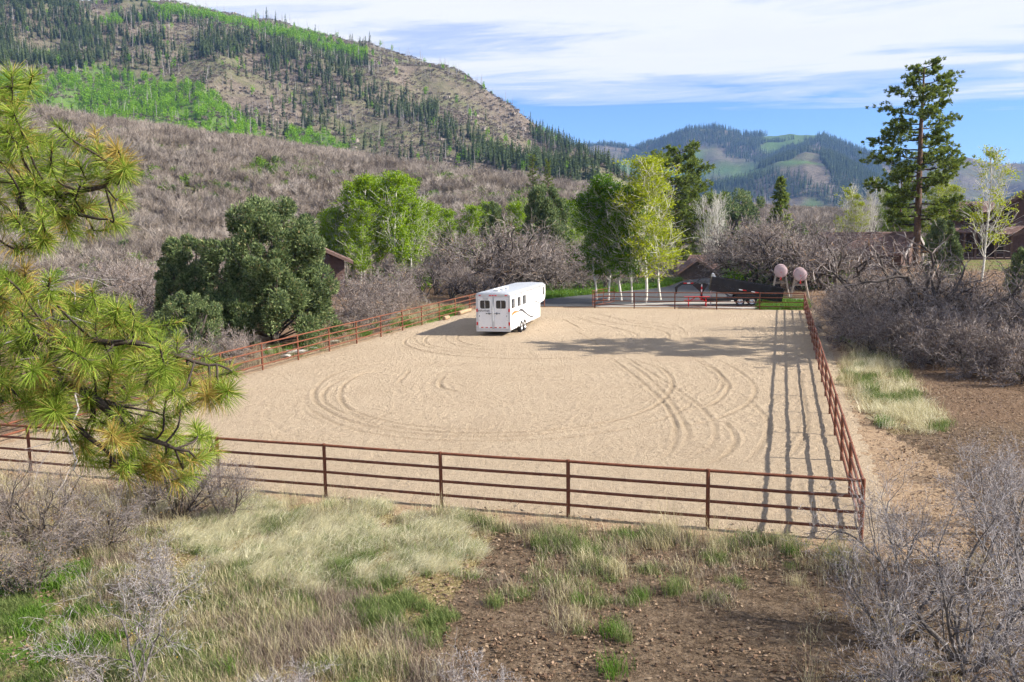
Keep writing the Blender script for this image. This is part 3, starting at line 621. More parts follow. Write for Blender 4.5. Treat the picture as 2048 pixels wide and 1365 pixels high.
# ------------------------------------------------------------------ black dump trailer
def dump_trailer():
    w0 = gpt(1501, 613); fwd = np.array([-.985, .175]); th = math.atan2(fwd[1], fwd[0])
    t = thing('dump_trailer', 'black gooseneck dump trailer with tilted bed beyond the far fence', 'trailer', (w0[0]-.12, w0[1]+1.3, .02), th)
    # local: x forward (to the left of the photo), y left (towards the viewer), z up; axles about x=0
    part('chassis', MB().box((1.3, -.42, .50), (4.5, .12, .18)).box((1.3, .42, .50), (4.5, .12, .18)).box((3.5, 0, .50), (.14, .9, .18)).box((-.9, 0, .44), (.14, .7, .12)).box((2.3, .72, .50), (2.2, .45, .24)).box((0, .7, .45), (1.6, .3, .14)).box((0, -.7, .45), (1.6, .3, .14)), m_black, t)
    # bed: hinged at the rear, front raised
    a = R(10); bx, bz = -2.75, .24; L, hh, hw = 5.75, 1.06, .80
    def tr(x_, y_, z_): return (bx+x_*math.cos(a)-z_*math.sin(a), y_, bz+x_*math.sin(a)+z_*math.cos(a))
    def slab(c, size):
        m2 = MB().box((0, 0, 0), size); V = m2.V[0]+np.array(c); return np.array([tr(*p) for p in V]), m2.F[0]
    bed = MB()
    for c, s_ in (((L/2, 0, .06), (L, 2*hw, .10)), ((L/2, hw, .06+hh/2), (L, .06, hh)), ((L/2, -hw, .06+hh/2), (L, .06, hh)), ((L-.03, 0, .06+hh/2), (.06, 2*hw-.06, hh+.12))): bed.add(*slab(c, s_))
    b = part('dump_bed', bed, m_black, t)
    for sd in (-1, 1):
        part('top_rail', MB().add(*slab((L/2, sd*(hw+.02), hh+.09), (L+.02, .12, .10))), m_black, b)
        part('rub_rail', MB().add(*slab((L/2, sd*(hw+.05), .50), (L-.1, .05, .10))), m_black, b)
    for k in range(9): part('side_rib', MB().add(*slab((.3+k*.66, hw+.05, .32), (.07, .05, .40))), m_black, b)
    part('tailgate', MB().add(*slab((-.04, 0, .58), (.06, 2*hw, 1.02))).add(*slab((-.10, .5, .58), (.07, .10, 1.1))).add(*slab((-.10, -.5, .58), (.07, .10, 1.1))).add(*slab((-.10, 0, 1.10), (.08, 2*hw+.1, .10))), m_black, b)
    part('tarp_roll', MB().tube([tr(L-.1, -.78, hh+.24), tr(L-.1, .78, hh+.24)], .12, 10).add(*slab((L-.12, 0, hh+.12), (.3, 1.6, .12))), m_alu, b)
    for x_, mt in ((2.0, m_redrefl), (2.3, m_white), (3.0, m_redrefl), (3.3, m_white)): part('reflector_strip', MB().add(*slab((x_, hw+.082, .50), (.30, .012, .07))), mt, b)
    # gooseneck
    gn = MB(); gx0 = 3.55
    for y_ in (-.36, .36): gn.box((gx0, y_, 1.15), (.16, .14, 1.35)).box((gx0+.1, y_*.98, 1.74), (.9, .13, .16)); gn.prism([(gx0, y_-.05, 1.0), (gx0+.75, y_-.05, 1.70), (gx0+.75, y_-.05, 1.76), (gx0, y_-.05, 1.76)], (0, .10, 0)); gn.prism([(gx0-.55, y_-.05, 1.76), (gx0, y_-.05, 1.76), (gx0, y_-.05, .9)], (0, .10, 0))
    for y_ in (-.16, .16): gn.box((gx0+1.05, y_, 1.80), (1.2, .14, .20)); gn.box((gx0+1.88, y_*.8, 1.62), (.62, .14, .20), ry=.62)
    gn.box((gx0+.1, 0, 1.74), (.16, .9, .16)).box((gx0+.6, 0, 1.79), (.14, .6, .14)).box((gx0, 0, .62), (.18, .95, .2))
    part('gooseneck', gn, m_black, t)
    part('coupler', MB().tube([(gx0+2.08, 0, 1.52), (gx0+2.08, 0, .95)], .09, 10).box((gx0+2.08, 0, 1.42), (.24, .42, .24)), m_black, t)
    for k in range(4): part('reflector_strip', MB().box((gx0, .436, 1.0+.22*k), (.10, .012, .20)), m_redrefl if k % 2 == 0 else m_white, t)
    for x_, mt in ((gx0+.75, m_redrefl), (gx0+1.05, m_white), (gx0+1.35, m_redrefl)): part('reflector_strip', MB().box((x_, .238, 1.84), (.26, .012, .07)), mt, t)
    part('reflector_strip', MB().box((3.2, .488, .50), (.3, .012, .08)), m_redrefl, t)
    part('jack', MB().tube([(gx0-.75, .5, 1.3), (gx0-.75, .5, .02)], .05, 8).box((gx0-.75, .5, .02), (.25, .25, .03)), m_alu, t)
    part('lift_cylinder', MB().tube([(.9, 0, .52), tr(4.6, 0, .0)], .07, 8), m_alu, t)
    fe = [(-1.0, .82, .55)]+[(-.0-1.0*math.cos(q), .82, .55+.34*math.sin(q)**.5) for q in np.linspace(.05, math.pi-.05, 12)]+[(1.0, .82, .55)]
    part('fender', MB().prism(fe, (0, .30, 0)), m_black, t)
    part('fender', MB().prism([(p[0], -1.12, p[2]) for p in fe], (0, .30, 0)), m_black, t)
    for y_ in (-.96, .96):
        for x_ in (-.47, .47):
            w_ = wheel(t, (x_, y_, .37), .37, .24, m_chrome, side=1); w_.rotation_euler = (0, 0, R(90) if y_ > 0 else R(-90))
    part('mud_flap', MB().box((-1.25, .92, .33), (.02, .32, .42)), m_blackr, t)
dump_trailer()

# ------------------------------------------------------------------ red picnic table
w0 = gpt(1397, 614.5); t = thing('picnic_table', 'bright red wooden picnic table between the far fence and the black trailer', 'picnic table', (w0[0], w0[1]+.55, .02), R(-10))
tp = link('table_top', None, t)
for k in range(5): part('board', MB().box((0, -.30+.15*k, .76), (2.1, .135, .045)), m_red, tp)
for sd in (-1, 1):
    be = link('bench_seat', None, t)
    for k in range(2): part('board', MB().box((0, sd*(.66+.145*k), .44), (2.1, .13, .045)), m_red, be)
    for ex in (-1, 1): part('leg', MB().box((ex*.70, sd*.40, .37), (.05, .10, .88), rx=sd*.52), m_red, t)
for ex in (-1, 1):
    part('crossbar', MB().box((ex*.74, 0, .40), (.045, 1.62, .10)).box((ex*.74, 0, .715), (.045, .70, .07)), m_red, t)
    part('brace', MB().box((ex*.42, 0, .56), (.62, .045, .07), ry=ex*.55), m_red, t)

# ------------------------------------------------------------------ two fuel tanks on wooden stands
def tank(px, py, yb, lab):
    d = np.linalg.norm(gpt(px, yb)[:2]); c = at(px, py, d); rad = .57; zc = c[2]
    t = thing('fuel_tank', lab, 'tank', (c[0], c[1], 0), R(-16), 'fuel tanks on stilts')
    mb = MB(); n = 28; q = np.linspace(0, 2*math.pi, n+1)[:-1]
    pr = [(-.10, .02), (-.09, rad*.5), (-.055, rad*.85), (0, rad), (1.9, rad), (1.955, rad*.85), (1.99, rad*.5), (2.0, .02)]
    V = [(b*math.cos(s_), a, zc+b*math.sin(s_)) for a, b in pr for s_ in q]
    mb.add(V, [(i*n+j, i*n+(j+1) % n, (i+1)*n+(j+1) % n, (i+1)*n+j) for i in range(len(pr)-1) for j in range(n)])
    part('drum', mb, m_pink, t, True)
    part('rim_seam', MB().tube([(rad*1.012*math.cos(s_), -.004, zc+rad*1.012*math.sin(s_)) for s_ in np.linspace(0, 2*math.pi, 33)], .016, 6, False), m_pink, t, True)
    part('valve', MB().tube([(0, -.1, zc-rad*.15), (0, -.2, zc-rad*.15)], .04, 6).tube([(0, -.06, zc-rad*.9), (0, -.12, zc-rad-.2)], .035, 6).box((0, -.12, zc-rad-.16), (.16, .1, .1)), m_redrefl, t)
    for sx_ in (-1, 1):
        for y_ in (.15, 1.7): part('leg', MB().tube([(sx_*.78, y_+.1, -.05), (sx_*.42, y_, zc-rad*.66)], .075, 7), m_post, t)
        part('stand_rail', MB().tube([(sx_*.45, .05, zc-rad*.72), (sx_*.45, 1.85, zc-rad*.72)], .05, 7), m_post, t)
    for y_ in (.15, 1.7): part('cross_brace', MB().tube([(-.55, y_, zc*.55), (.55, y_, zc*.55)], .04, 6).tube([(-.46, y_, zc-rad*.78), (.46, y_, zc-rad*.78)], .05, 6), m_post, t)
tank(1562, 543, 596, 'pinkish white fuel tank on stilts, the left one of the pair')
tank(1601, 550, 597, 'pinkish white fuel tank on stilts, the right and lower one of the pair')
w0 = gpt(1468, 557); t = thing('yard_sign', 'small white sign on a post on the grass beyond the dump trailer', 'sign', (w0[0], w0[1], 0))
part('panel', MB().box((0, 0, .72), (.42, .03, .32)), m_white, t); part('post', MB().box((0, .03, .36), (.05, .04, .72)), m_post, t)

# ------------------------------------------------------------------ buildings
def roof_plane(parent, A, B, C_, Dp, thick=.12, rows=8, name='roof', cols=14):
    """A-B eave, D-C ridge; overlapping courses of shingles on a deck."""
    A, B, C_, Dp = [np.asarray(p, float) for p in (A, B, C_, Dp)]; nrm = np.cross(B-A, Dp-A); nrm /= np.linalg.norm(nrm)
    if nrm[2] < 0: nrm = -nrm
    mb = MB(); mb.prism([A, B, C_, Dp] if np.cross(B-A, Dp-A)[2] < 0 else [A, B, C_, Dp], -nrm*thick)
    o = part(name, mb, m_shingle, parent)
    sh = MB(); rs = random.Random(3)
    for k in range(rows):
        f0, f1 = k/rows, min(1, (k+1.12)/rows)
        for c in range(cols):
            g0, g1 = c/cols+.002, (c+1)/cols-.002
            L0 = lambda f, g: (A+(Dp-A)*f)*(1-g)+(B+(C_-B)*f)*g
            lift = nrm*(.028+rs.uniform(0, .012))
            sh.add([L0(f0, g0)+lift, L0(f0, g1)+lift, L0(f1, g1)+nrm*.006, L0(f1, g0)+nrm*.006, L0(f0, g0)+nrm*.002, L0(f0, g1)+nrm*.002], [(0, 1, 2, 3), (4, 5, 1, 0)])
    s_ = part('shingle_courses', sh, m_shingle, o); s_['kind'] = 'stuff'
    return o
def siding(parent, A, B, z0, z1, mat, top=None, board=.24, name='wall'):
    """Wall from A to B (xy) as lapped boards; top(f) gives the height at fraction f."""
    A = np.asarray(A, float); B = np.asarray(B, float); d = B-A; L = np.linalg.norm(d); n = np.array([d[1], -d[0]])/L
    w = link(name, None, parent); z = z0; out = MB(); k = 0
    top = top or (lambda f: z1)
    fs = np.linspace(0, 1, 41); tops = np.array([top(f) for f in fs])
    while z < tops.max()-.03:
        zb = z+board*.5; okf = fs[tops > zb]
        f0, f1 = okf.min() if len(okf) else .5, okf.max() if len(okf) else .5
        if f1-f0 > .01:
            a = A+d*f0; b = A+d*f1; zt = min(z+board, tops.max())
            V = [(*(a+n*.035), z), (*(b+n*.035), z), (*(b+n*.012), zt), (*(a+n*.012), zt), (*(a-n*.1), z), (*(b-n*.1), z), (*(b-n*.1), zt), (*(a-n*.1), zt)]
            part('board', MB().add(V, [(0, 1, 2, 3), (4, 7, 6, 5), (0, 4, 5, 1), (3, 2, 6, 7), (0, 3, 7, 4), (1, 5, 6, 2)]), mat, w)
        z += board
    return w
def win(parent, A, B, f, zc, w_, h_, lab=None):
    A = np.asarray(A, float); B = np.asarray(B, float); d = (B-A)/np.linalg.norm(B-A); n = np.array([d[1], -d[0]]); c = A+(B-A)*f; rz = math.atan2(d[1], d[0])
    wi = part('window', MB().box((*(c+n*.05), zc), (w_, .03, h_), rz=rz), m_glass, parent)
    fr = MB()
    for sx_ in (-1, 1): fr.box((*(c+n*.07+d*sx_*(w_/2+.05)), zc), (.11, .08, h_+.22), rz=rz)
    for sz in (-1, 1): fr.box((*(c+n*.072), zc+sz*(h_/2+.05)), (w_-.005, .08, .11), rz=rz)
    fr.box((*(c+n*.062), zc), (w_, .04, .05), rz=rz); part('frame', fr, m_trim, wi)
    part('sill', MB().box((*(c+n*.10), zc-h_/2-.13), (w_+.3, .14, .05), rz=rz), m_palewd, wi); return wi
def gable_house(name, label, c, rz, w_, L, zb, ze, za, mat, ov=.5, windows=(), rows=8, trim=m_trim, board=.24, cat='building'):
    """Gable end faces -y (local); ridge along y."""
    t = thing(name, label, cat, c, rz); hw = w_/2
    g = lambda f: ze+(za-ze)*(1-abs(2*f-1))
    siding(t, (-hw, 0), (hw, 0), zb, za, mat, g, board); siding(t, (hw, 0), (hw, L), zb, ze, mat, None, board); siding(t, (hw, L), (-hw, L), zb, za, mat, g, board); siding(t, (-hw, L), (-hw, 0), zb, ze, mat, None, board)
    s_ = (za-ze)/hw; zo = ze-ov*s_
    for sd in (-1, 1):
        e0 = (sd*(hw+ov), -ov, zo+.12); e1 = (sd*(hw+ov), L+ov, zo+.12); r1 = (0, L+ov, za+.12); r0 = (0, -ov, za+.12)
        rf = roof_plane(t, *((e0, e1, r1, r0) if sd > 0 else (e1, e0, r0, r1)), rows=rows, cols=max(6, int(L*1.5)))
        part('bargeboard', MB().prism([(sd*(hw+ov), -ov-.04, zo-.16), (sd*(hw+ov), -ov-.04, zo+.14), (0, -ov-.04, za+.14), (0, -ov-.04, za-.16)], (0, .06, 0)), trim, rf)
    for (wall, f, zc, ww, hh) in windows: win(t, *wall, f, zc, ww, hh)
    return t
# small dark gable shed beyond the driveway
c = at(1394, 540, 118); fx = math.atan2(c[0], c[1])
gable_house('shed', 'dark brown gabled shed with shingle roof beyond the driveway', (c[0], c[1], 0), -fx+R(8), 4.3, 5.0, -1.8, .55, 2.05, m_sidingc, .45, rows=7, board=.18)
# cross roof behind it
t = thing('garage', 'brown hipped roof building joined behind the small gabled shed', 'building', (c[0]+1.4*math.cos(fx), c[1]+4.5, 0), -fx)
siding(t, (-2.0, 1.2), (2.4, 1.2), -1.8, .5, m_sidingc, None, .18); siding(t, (2.4, 1.2), (2.4, 5), -1.8, .5, m_sidingc, None, .18)
roof_plane(t, (-2.5, .6, .45), (2.9, .6, .45), (1.7, 3.1, 2.45), (-1.4, 3.1, 2.45), rows=7); roof_plane(t, (2.9, .6, .45), (2.9, 5.6, .45), (1.7, 3.1, 2.45), (1.69, 3.1, 2.45), rows=6, cols=6)
# barn with the pale rake board, behind the right thicket
br = at(1834, 462, 113); a45 = R(42); rd = np.array([-math.cos(a45), math.sin(a45)]); dn = np.array([-math.sin(a45), -math.cos(a45)])
t = thing('barn', 'brown shingle-roofed barn with pale rake board behind the right thicket', 'building', (br[0], br[1], 0)); zr, zeb, run, LB = 5.45, 2.85, 4.3, 11.5
P0 = lambda al, dw, z: np.array([*(rd*al+dn*dw), z])
rf = roof_plane(t, P0(LB, run, zeb), P0(-.1, run, zeb), P0(-.1, 0, zr), P0(LB, 0, zr), rows=12, cols=20); roof_plane(t, P0(-.1, -run, zeb), P0(LB, -run, zeb), P0(LB, 0, zr), P0(-.1, 0, zr), rows=6)
part('bargeboard', MB().prism([P0(-.16, run+.05, zeb-.32), P0(-.16, run+.05, zeb+.14), P0(-.16, 0, zr+.14), P0(-.16, 0, zr-.32)], (*(rd*.08), 0)), m_palewd, rf)
part('bargeboard', MB().prism([P0(-.16, -run-.05, zeb-.32), P0(-.16, -run-.05, zeb+.14), P0(-.16, 0, zr+.14), P0(-.16, 0, zr-.32)], (*(rd*.08), 0)), m_palewd, rf)
w1 = rd*.5+dn*(run-.6); w2 = rd*(LB-.5)+dn*(run-.6); w3 = rd*.5-dn*(run-.6)
siding(t, w2, w1, -.4, zeb+.3, m_siding); siding(t, w1, w3, -.4, zr, m_siding, lambda f: zeb+.2+(zr-zeb-.35)*(1-abs(2*f-1)))
# cabin whose dark roof shows behind the juniper
c = at(596, 500, 90); gable_house('cabin', 'dark brown cabin roof showing right of the big juniper', (c[0], c[1], 0), R(12), 9.0, 7.0, -.2, 3.9, 6.05, m_siding, .9, rows=9)
# the large house at the right edge
hx = at(2060, 450, 128); fx = math.atan2(hx[0], hx[1]); gz = T1(hx[0], hx[1])
t = thing('house', 'large dark brown two-storey house with shingle roofs at the right edge', 'house', (hx[0], hx[1], 0), -fx*.8)
S = lambda px: (px-2060)*128*.735/1724.7
hz = lambda y: HC+(438.5-y)/1724.7*110
wl, wr = S(1996), S(2132); ze, za = hz(417), hz(378)
g = lambda f: ze+(za-ze)*(1-abs(2*f-1))
siding(t, (wl, 0), (wr, 0), gz-.3, za, m_siding, g, .30); siding(t, (wl, 9), (wl, 0), gz-.3, ze, m_siding, None, .30)
hwid = (wr-wl)/2; cxm = (wr+wl)/2; ov = .5; s_ = (za-ze)/hwid
for sd in (-1, 1):
    e0 = (cxm+sd*(hwid+ov), -.9, ze-ov*s_+.15); e1 = (cxm+sd*(hwid+ov), 10, ze-ov*s_+.15); r1 = (cxm, 10, za+.15); r0 = (cxm, -.9, za+.15)
    rf = roof_plane(t, *((e0, e1, r1, r0) if sd > 0 else (e1, e0, r0, r1)), rows=12, thick=.2)
    part('bargeboard', MB().prism([(e0[0], -.96, e0[2]-.40), (e0[0], -.96, e0[2]+.05), (cxm, -.96, za+.2), (cxm, -.96, za-.25)], (0, .07, 0)), m_trim, rf)
win(t, (wl, 0), (wr, 0), (S(2015)-wl)/(wr-wl), hz(429), .95, 1.6)
# left wing, set back, with a dormer
lw0, lw1, yw = S(1902), wl, 2.2
siding(t, (lw0, yw), (lw1, yw), gz-.3, hz(424), m_siding, None, .30); siding(t, (lw0, 9), (lw0, yw), gz-.3, hz(424), m_siding, None, .30)
roof_plane(t, (lw0-.6, yw-.7, hz(424)), (lw1, yw-.7, hz(424)), (lw1, 7.2, hz(400)), (lw0-.6, 7.2, hz(400)), rows=10); roof_plane(t, (lw1, 12, hz(424)), (lw0-.6, 12, hz(424)), (lw0-.6, 7.2, hz(400)), (lw1, 7.2, hz(400)), rows=5)
dx0, dx1 = S(1922), S(1955); dz0, dz1 = hz(421), hz(408); dg = lambda f: dz0+(dz1-dz0)*(1-abs(2*f-1))
siding(t, (dx0, yw-.6), (dx1, yw-.6), hz(447), dz1, m_siding, dg, .30); dc = (dx0+dx1)/2
for sd in (-1, 1):
    ex = dc+sd*((dx1-dx0)/2+.45)
    P4 = [(ex, yw-1.3, dz0-.15), (ex, yw+2.6, dz0-.15), (dc, yw+2.6, dz1+.2), (dc, yw-1.3, dz1+.2)]
    rf = roof_plane(t, *(P4 if sd > 0 else [P4[1], P4[0], P4[3], P4[2]]), rows=5, cols=6)
    part('bargeboard', MB().prism([(ex, yw-1.36, dz0-.42), (ex, yw-1.36, dz0-.1), (dc, yw-1.36, dz1+.25), (dc, yw-1.36, dz1-.08)], (0, .07, 0)), m_trim, rf)
win(t, (dx0, yw-.6), (dx1, yw-.6), .32, hz(435), .62, 1.3)
# porch roofs and posts over the dark recess
roof_plane(t, (lw0-.4, yw-3.0, hz(464)), (S(1990), yw-3.0, hz(464)), (S(1988), yw-.1, hz(450)), (lw0-.4, yw-.1, hz(450)), rows=7)
pr = roof_plane(t, (S(1988), -3.6, hz(468)), (S(2020), -3.6, hz(468)), (S(2072), -.1, hz(438)), (S(2040), -.1, hz(438)), rows=8)
part('bargeboard', MB().prism([(S(2020)+.05, -3.66, hz(468)-.35), (S(2020)+.05, -3.66, hz(468)+.06), (S(2074), -3.66, hz(447)), (S(2074), -3.66, hz(447)-.4)], (0, .08, 0)), m_trim, pr)
part('porch_floor', MB().box(((lw0+wr)/2, -1.6, gz+.1), (wr-lw0, 4.0, .2)), m_trim, t)
for px in (1924, 1948, 1988, 2006, 2020): part('porch_post', MB().box((S(px), -2.9 if px < 1986 else -3.4, (gz+hz(466))/2), (.2, .2, hz(466)-gz)), m_trim, t)
for px in (1936, 1972, 2001): win(t, (lw0, yw) if px < 1990 else (wl, 0), (lw1, yw) if px < 1990 else (wr, 0), ((S(px)-lw0)/(lw1-lw0)) if px < 1990 else (S(px)-wl)/(wr-wl), gz+1.6, .9, 1.5)

# ================================================================== vegetation
def norm(v): return v/(np.linalg.norm(v)+1e-9)
def segs_mesh(mb, S_, k=3, minr=0.):
    """S_: rows (p0, p1, r0, r1) -> open prisms."""
    if len(S_) == 0: return mb
    P0_ = np.array([s[0] for s in S_]); P1_ = np.array([s[1] for s in S_]); ra = np.maximum([s[2] for s in S_], minr); rb = np.maximum([s[3] for s in S_], minr)
    d = P1_-P0_; L = np.linalg.norm(d, axis=1)[:, None]+1e-9; d = d/L; P1_ = P1_+d*rb[:, None]*.6
    ref = np.where(np.abs(d[:, 2:3]) < .8, np.array([[0, 0, 1.]]), np.array([[1., 0, 0]])); a = np.cross(d, ref); a /= np.linalg.norm(a, axis=1)[:, None]+1e-9; b = np.cross(d, a)
    t = np.arange(k)*2*math.pi/k; n = len(S_)
    ring = np.cos(t)[None, :, None]*a[:, None, :]+np.sin(t)[None, :, None]*b[:, None, :]
    V = np.concatenate([P0_[:, None]+ra[:, None, None]*ring, P1_[:, None]+rb[:, None, None]*ring], 1).reshape(-1, 3)
    i = np.arange(n)[:, None]*2*k; j = np.arange(k)[None, :]; j2 = (j+1) % k
    return mb.add(V, np.stack([i+j, i+j2, i+k+j2, i+k+j], -1).reshape(-1, 4))
def grow(S_, p, d, L, r, lev, g, Q):
    n = Q['n'][lev]; st = L/n
    for i in range(n):
        d = norm(d+g.normal(0, Q['wig'][lev], 3)+np.array([0, 0, Q['up'][lev]]))
        q = p+d*st; r1 = r*(1-Q['tap']/n)
        S_.append((p, q, r, r1, lev))
        if lev < len(Q['n'])-1 and i >= Q['st'][lev]:
            kk = Q['kids'][lev]; kn = int(kk)+(g.rand() < kk-int(kk))
            for _ in range(kn):
                ax = norm(np.cross(d, g.normal(0, 1, 3))); an = g.uniform(*Q['ang'][lev])
                cd_ = norm(d*math.cos(an)+ax*math.sin(an)); grow(S_, q, cd_, L*g.uniform(*Q['len'][lev])*(Q['shape'](i/n) if lev == 0 and 'shape' in Q else 1.), r1*Q['rr'][lev], lev+1, g, Q)
        p = q; r = r1
OAK = dict(n=(6, 5, 4, 3), wig=(.26, .28, .30, .32), up=(.03, .05, .05, .05), st=(2, 1, 0), kids=(1.35, 1.5, 1.55), ang=((.5, 1.0), (.5, 1.1), (.5, 1.1)), len=((.5, .75), (.45, .7), (.45, .75)), rr=(.66, .58, .5), tap=.6)
NEAR = dict(n=(7, 6, 5, 4), wig=(.17, .22, .26, .30), up=(.04, .05, .06, .05), st=(1, 1, 0), kids=(1.2, 1.25, 1.15), ang=((.4, .9), (.5, 1.0), (.6, 1.15)), len=((.42, .68), (.42, .66), (.38, .66)), rr=(.56, .52, .55), tap=.68)
SPARSE = dict(OAK, kids=(1.15, 1.15, 1.1), wig=(.34, .34, .34, .36), rr=(.72, .62, .5))
def bare_template(seed, H_, stems, Q, spread=.45, r0=.09, side=3, minr=.004, cut=1, lean=None, base=.25):
    g = np.random.RandomState(seed); S_ = []
    for k in range(stems):
        a = k*2*math.pi/stems+g.uniform(-.6, .6); sprd = spread*g.uniform(.4, 1.25)
        d = norm(np.array([math.cos(a)*sprd, math.sin(a)*sprd, 1.]) + (np.array(lean) if lean is not None else 0))
        grow(S_, np.array([math.cos(a)*base*g.rand(), math.sin(a)*base*g.rand(), -.15]), d, H_*g.uniform(.6, .85), r0*g.uniform(.7, 1.15), 0, g, Q)
    zt = max(s[1][2] for s in S_); f = H_/zt
    S_ = [(p*f, q*f, a*f, b*f, l) for p, q, a, b, l in S_]
    tr = segs_mesh(MB(), [s[:4] for s in S_ if s[4] <= cut], 6); tw = segs_mesh(MB(), [s[:4] for s in S_ if s[4] > cut], side, minr)
    return tr, tw, S_
def tpl(tr, tw, mt, mw): return tr.mesh('trunk', mt, True), tw.mesh('crown', mw, False)
OAKS = []
for k in range(6):
    tr, tw, _ = bare_template(40+k, 6.0, 3+k % 3, OAK, .55, .19, 3, .010); OAKS.append(tpl(tr, tw, m_oakt, m_oakw))
GNARL = []
for k in range(3):
    tr, tw, _ = bare_template(90+k, 6.0, 2+k % 2, SPARSE, .5, .24, 3, .011); GNARL.append(tpl(tr, tw, m_oakt, m_oakw))
BUSH = []
for k in range(4):
    tr, tw, _ = bare_template(70+k, 3.0, 7, OAK, 1.0, .06, 3, .008, 0); BUSH.append(tpl(tr, tw, m_oakt, m_oakw))
def place(name, tmpl, label, cat, loc, sc, rz, group=None, sxy=1.):
    t = thing(name, label, cat, loc, rz, group, (sc*sxy, sc*sxy, sc))
    link('trunk', tmpl[0], t); link('crown', tmpl[1], t); return t
rng = np.random.RandomState(11)
def tree_at(tmpls, name, label, cat, px, dist, ytop, H0, group=None, sxy=1., k=None, yb=None):
    p = at(px, 500, dist); z = T1(p[0], p[1]); zt = at(px, ytop, dist)[2]
    k = rng.randint(len(tmpls)) if k is None else k
    return place(name, tmpls[k], label, cat, (p[0], p[1], z-.05), max(.3, (zt-z)/H0), rng.uniform(0, 6.28), group, sxy)
G1 = 'bare oaks behind the white trailer'
for i, (px, d, yt) in enumerate([(985, 92, 418), (920, 90, 450), (872, 88, 492), (1045, 95, 428), (1000, 99, 440), (955, 97, 440), (1078, 97, 462), (845, 86, 520), (900, 84, 520), (1020, 90, 480), (1060, 91, 490), (830, 92, 500), (960, 84, 520), (1085, 101, 450), (1120, 103, 470), (1150, 104, 478), (1180, 104, 478), (1210, 106, 485), (1240, 108, 490), (1135, 110, 460), (1190, 112, 470)]):
    tree_at(OAKS, 'bare_oak', 'leafless dark grey scrub oak in the thicket behind the white trailer and lawn', 'tree', px, d, yt, 6., G1, 1.25)
G2 = 'small bare oaks along the far lawn'
for px, d, yt in [(1112, 90, 505), (1140, 92, 502), (1163, 91, 508), (1188, 93, 500), (1208, 92, 508), (1310, 101, 500), (1275, 99, 508), (1240, 97, 500)]:
    tree_at(OAKS, 'bare_oak', 'small leafless oak standing at the edge of the green lawn', 'tree', px, d, yt, 6., G2, .85)
G3 = 'grey bushes beyond the left fence'
for px, d, yt in [(765, 66, 530), (720, 65, 545), (800, 72, 545), (745, 72, 520), (695, 70, 540), (815, 78, 560), (780, 80, 515), (700, 60, 590), (740, 60, 585)]:
    tree_at(BUSH, 'bare_bush', 'twiggy leafless grey bush between the big juniper and the trailer', 'bush', px, d, yt, 3., G3, 1.0)
G4 = 'bare oaks beyond the dump trailer'
for px, d, yt in [(1492, 97, 425), (1520, 94, 412), (1556, 96, 428), (1608, 93, 415), (1650, 96, 428), (1592, 92, 455), (1635, 94, 462), (1505, 102, 420), (1535, 104, 405), (1580, 103, 412), (1488, 106, 440), (1655, 92, 470)]:
    tree_at(OAKS, 'bare_oak', 'spreading leafless oak behind the dump trailer and fuel tanks', 'tree', px, d, yt, 6., G4, 1.15)
G5 = 'bare oaks in the thicket right of the arena'
for px, d, yt in [(1702, 63, 525), (1735, 58, 535), (1772, 55, 528), (1808, 58, 520), (1850, 52, 530), (1905, 56, 512), (1950, 54, 518), (2000, 52, 525), (2042, 50, 525), (1752, 52, 560), (1830, 49, 560), (1930, 49, 560), (1990, 46, 570), (2080, 47, 550), (1880, 62, 515), (2060, 58, 515), (2120, 52, 520), (1740, 62, 520)]:
    tree_at(OAKS, 'bare_oak', 'leafless oak in the dark thicket right of the arena', 'tree', px, d, yt, 6., G5, 1.2)
for px, d, yt, k, l in [(1730, 60, 452, 0, 'gnarled oak with crooked dark limbs in front of the barn roof, left one'), (1822, 55, 438, 1, 'gnarled oak with tall crooked limbs below the tall ponderosa'), (1885, 53, 468, 2, 'gnarled oak spreading in front of the round juniper'), (1965, 52, 490, 0, 'gnarled oak below the house and white-trunked aspen'), (1668, 84, 440, 2, 'gnarled oak rising right behind the fuel tanks'), (1775, 64, 470, 2, 'gnarled oak in front of the middle of the barn roof')]:
    tree_at(GNARL, 'bare_oak', l, 'tree', px, d, yt, 6., 'gnarled oaks of the right thicket', 1.1, k)
G6 = 'bare bushes along the right fence'
for px, d, yt in [(1692, 53, 585), (1722, 49, 600), (1762, 47, 595), (1800, 46, 600), (1850, 45, 605), (1900, 44, 610), (1950, 43, 620), (2000, 42, 630), (2050, 41, 630), (1735, 54, 570), (1705, 58, 565), (1668, 66, 560), (2100, 42, 620), (1880, 47, 590), (1965, 46, 600), (1820, 50, 590)]:
    tree_at(BUSH, 'bare_bush', 'low leafless grey bush at the foot of the right thicket', 'bush', px, d, yt, 3., G6, 1.0)
G7 = 'bare oaks on the left flat'
for px, d, yt in [(250, 72, 500), (190, 74, 520), (310, 70, 520), (130, 80, 510), (60, 86, 500), (345, 76, 500), (280, 84, 490), (200, 90, 495), (-30, 84, 500), (100, 70, 560), (160, 66, 580), (240, 62, 590), (320, 60, 590), (30, 74, 560), (390, 64, 590), (60, 62, 640), (150, 56, 660), (230, 54, 650), (300, 53, 650), (10, 66, 620), (370, 86, 480), (420, 92, 470), (440, 47, 640), (380, 46, 650), (330, 45, 660), (480, 49, 650)]:
    tree_at(OAKS if yt < 600 else BUSH, 'bare_oak' if yt < 600 else 'bare_bush', 'leafless grey scrub oak on the flat ground left of the arena' if yt < 600 else 'low leafless bush outside the left arena fence', 'tree' if yt < 600 else 'bush', px, d, yt, 6. if yt < 600 else 3., G7 if yt < 600 else 'low bushes outside the left fence', 1.2 if yt < 600 else .9)

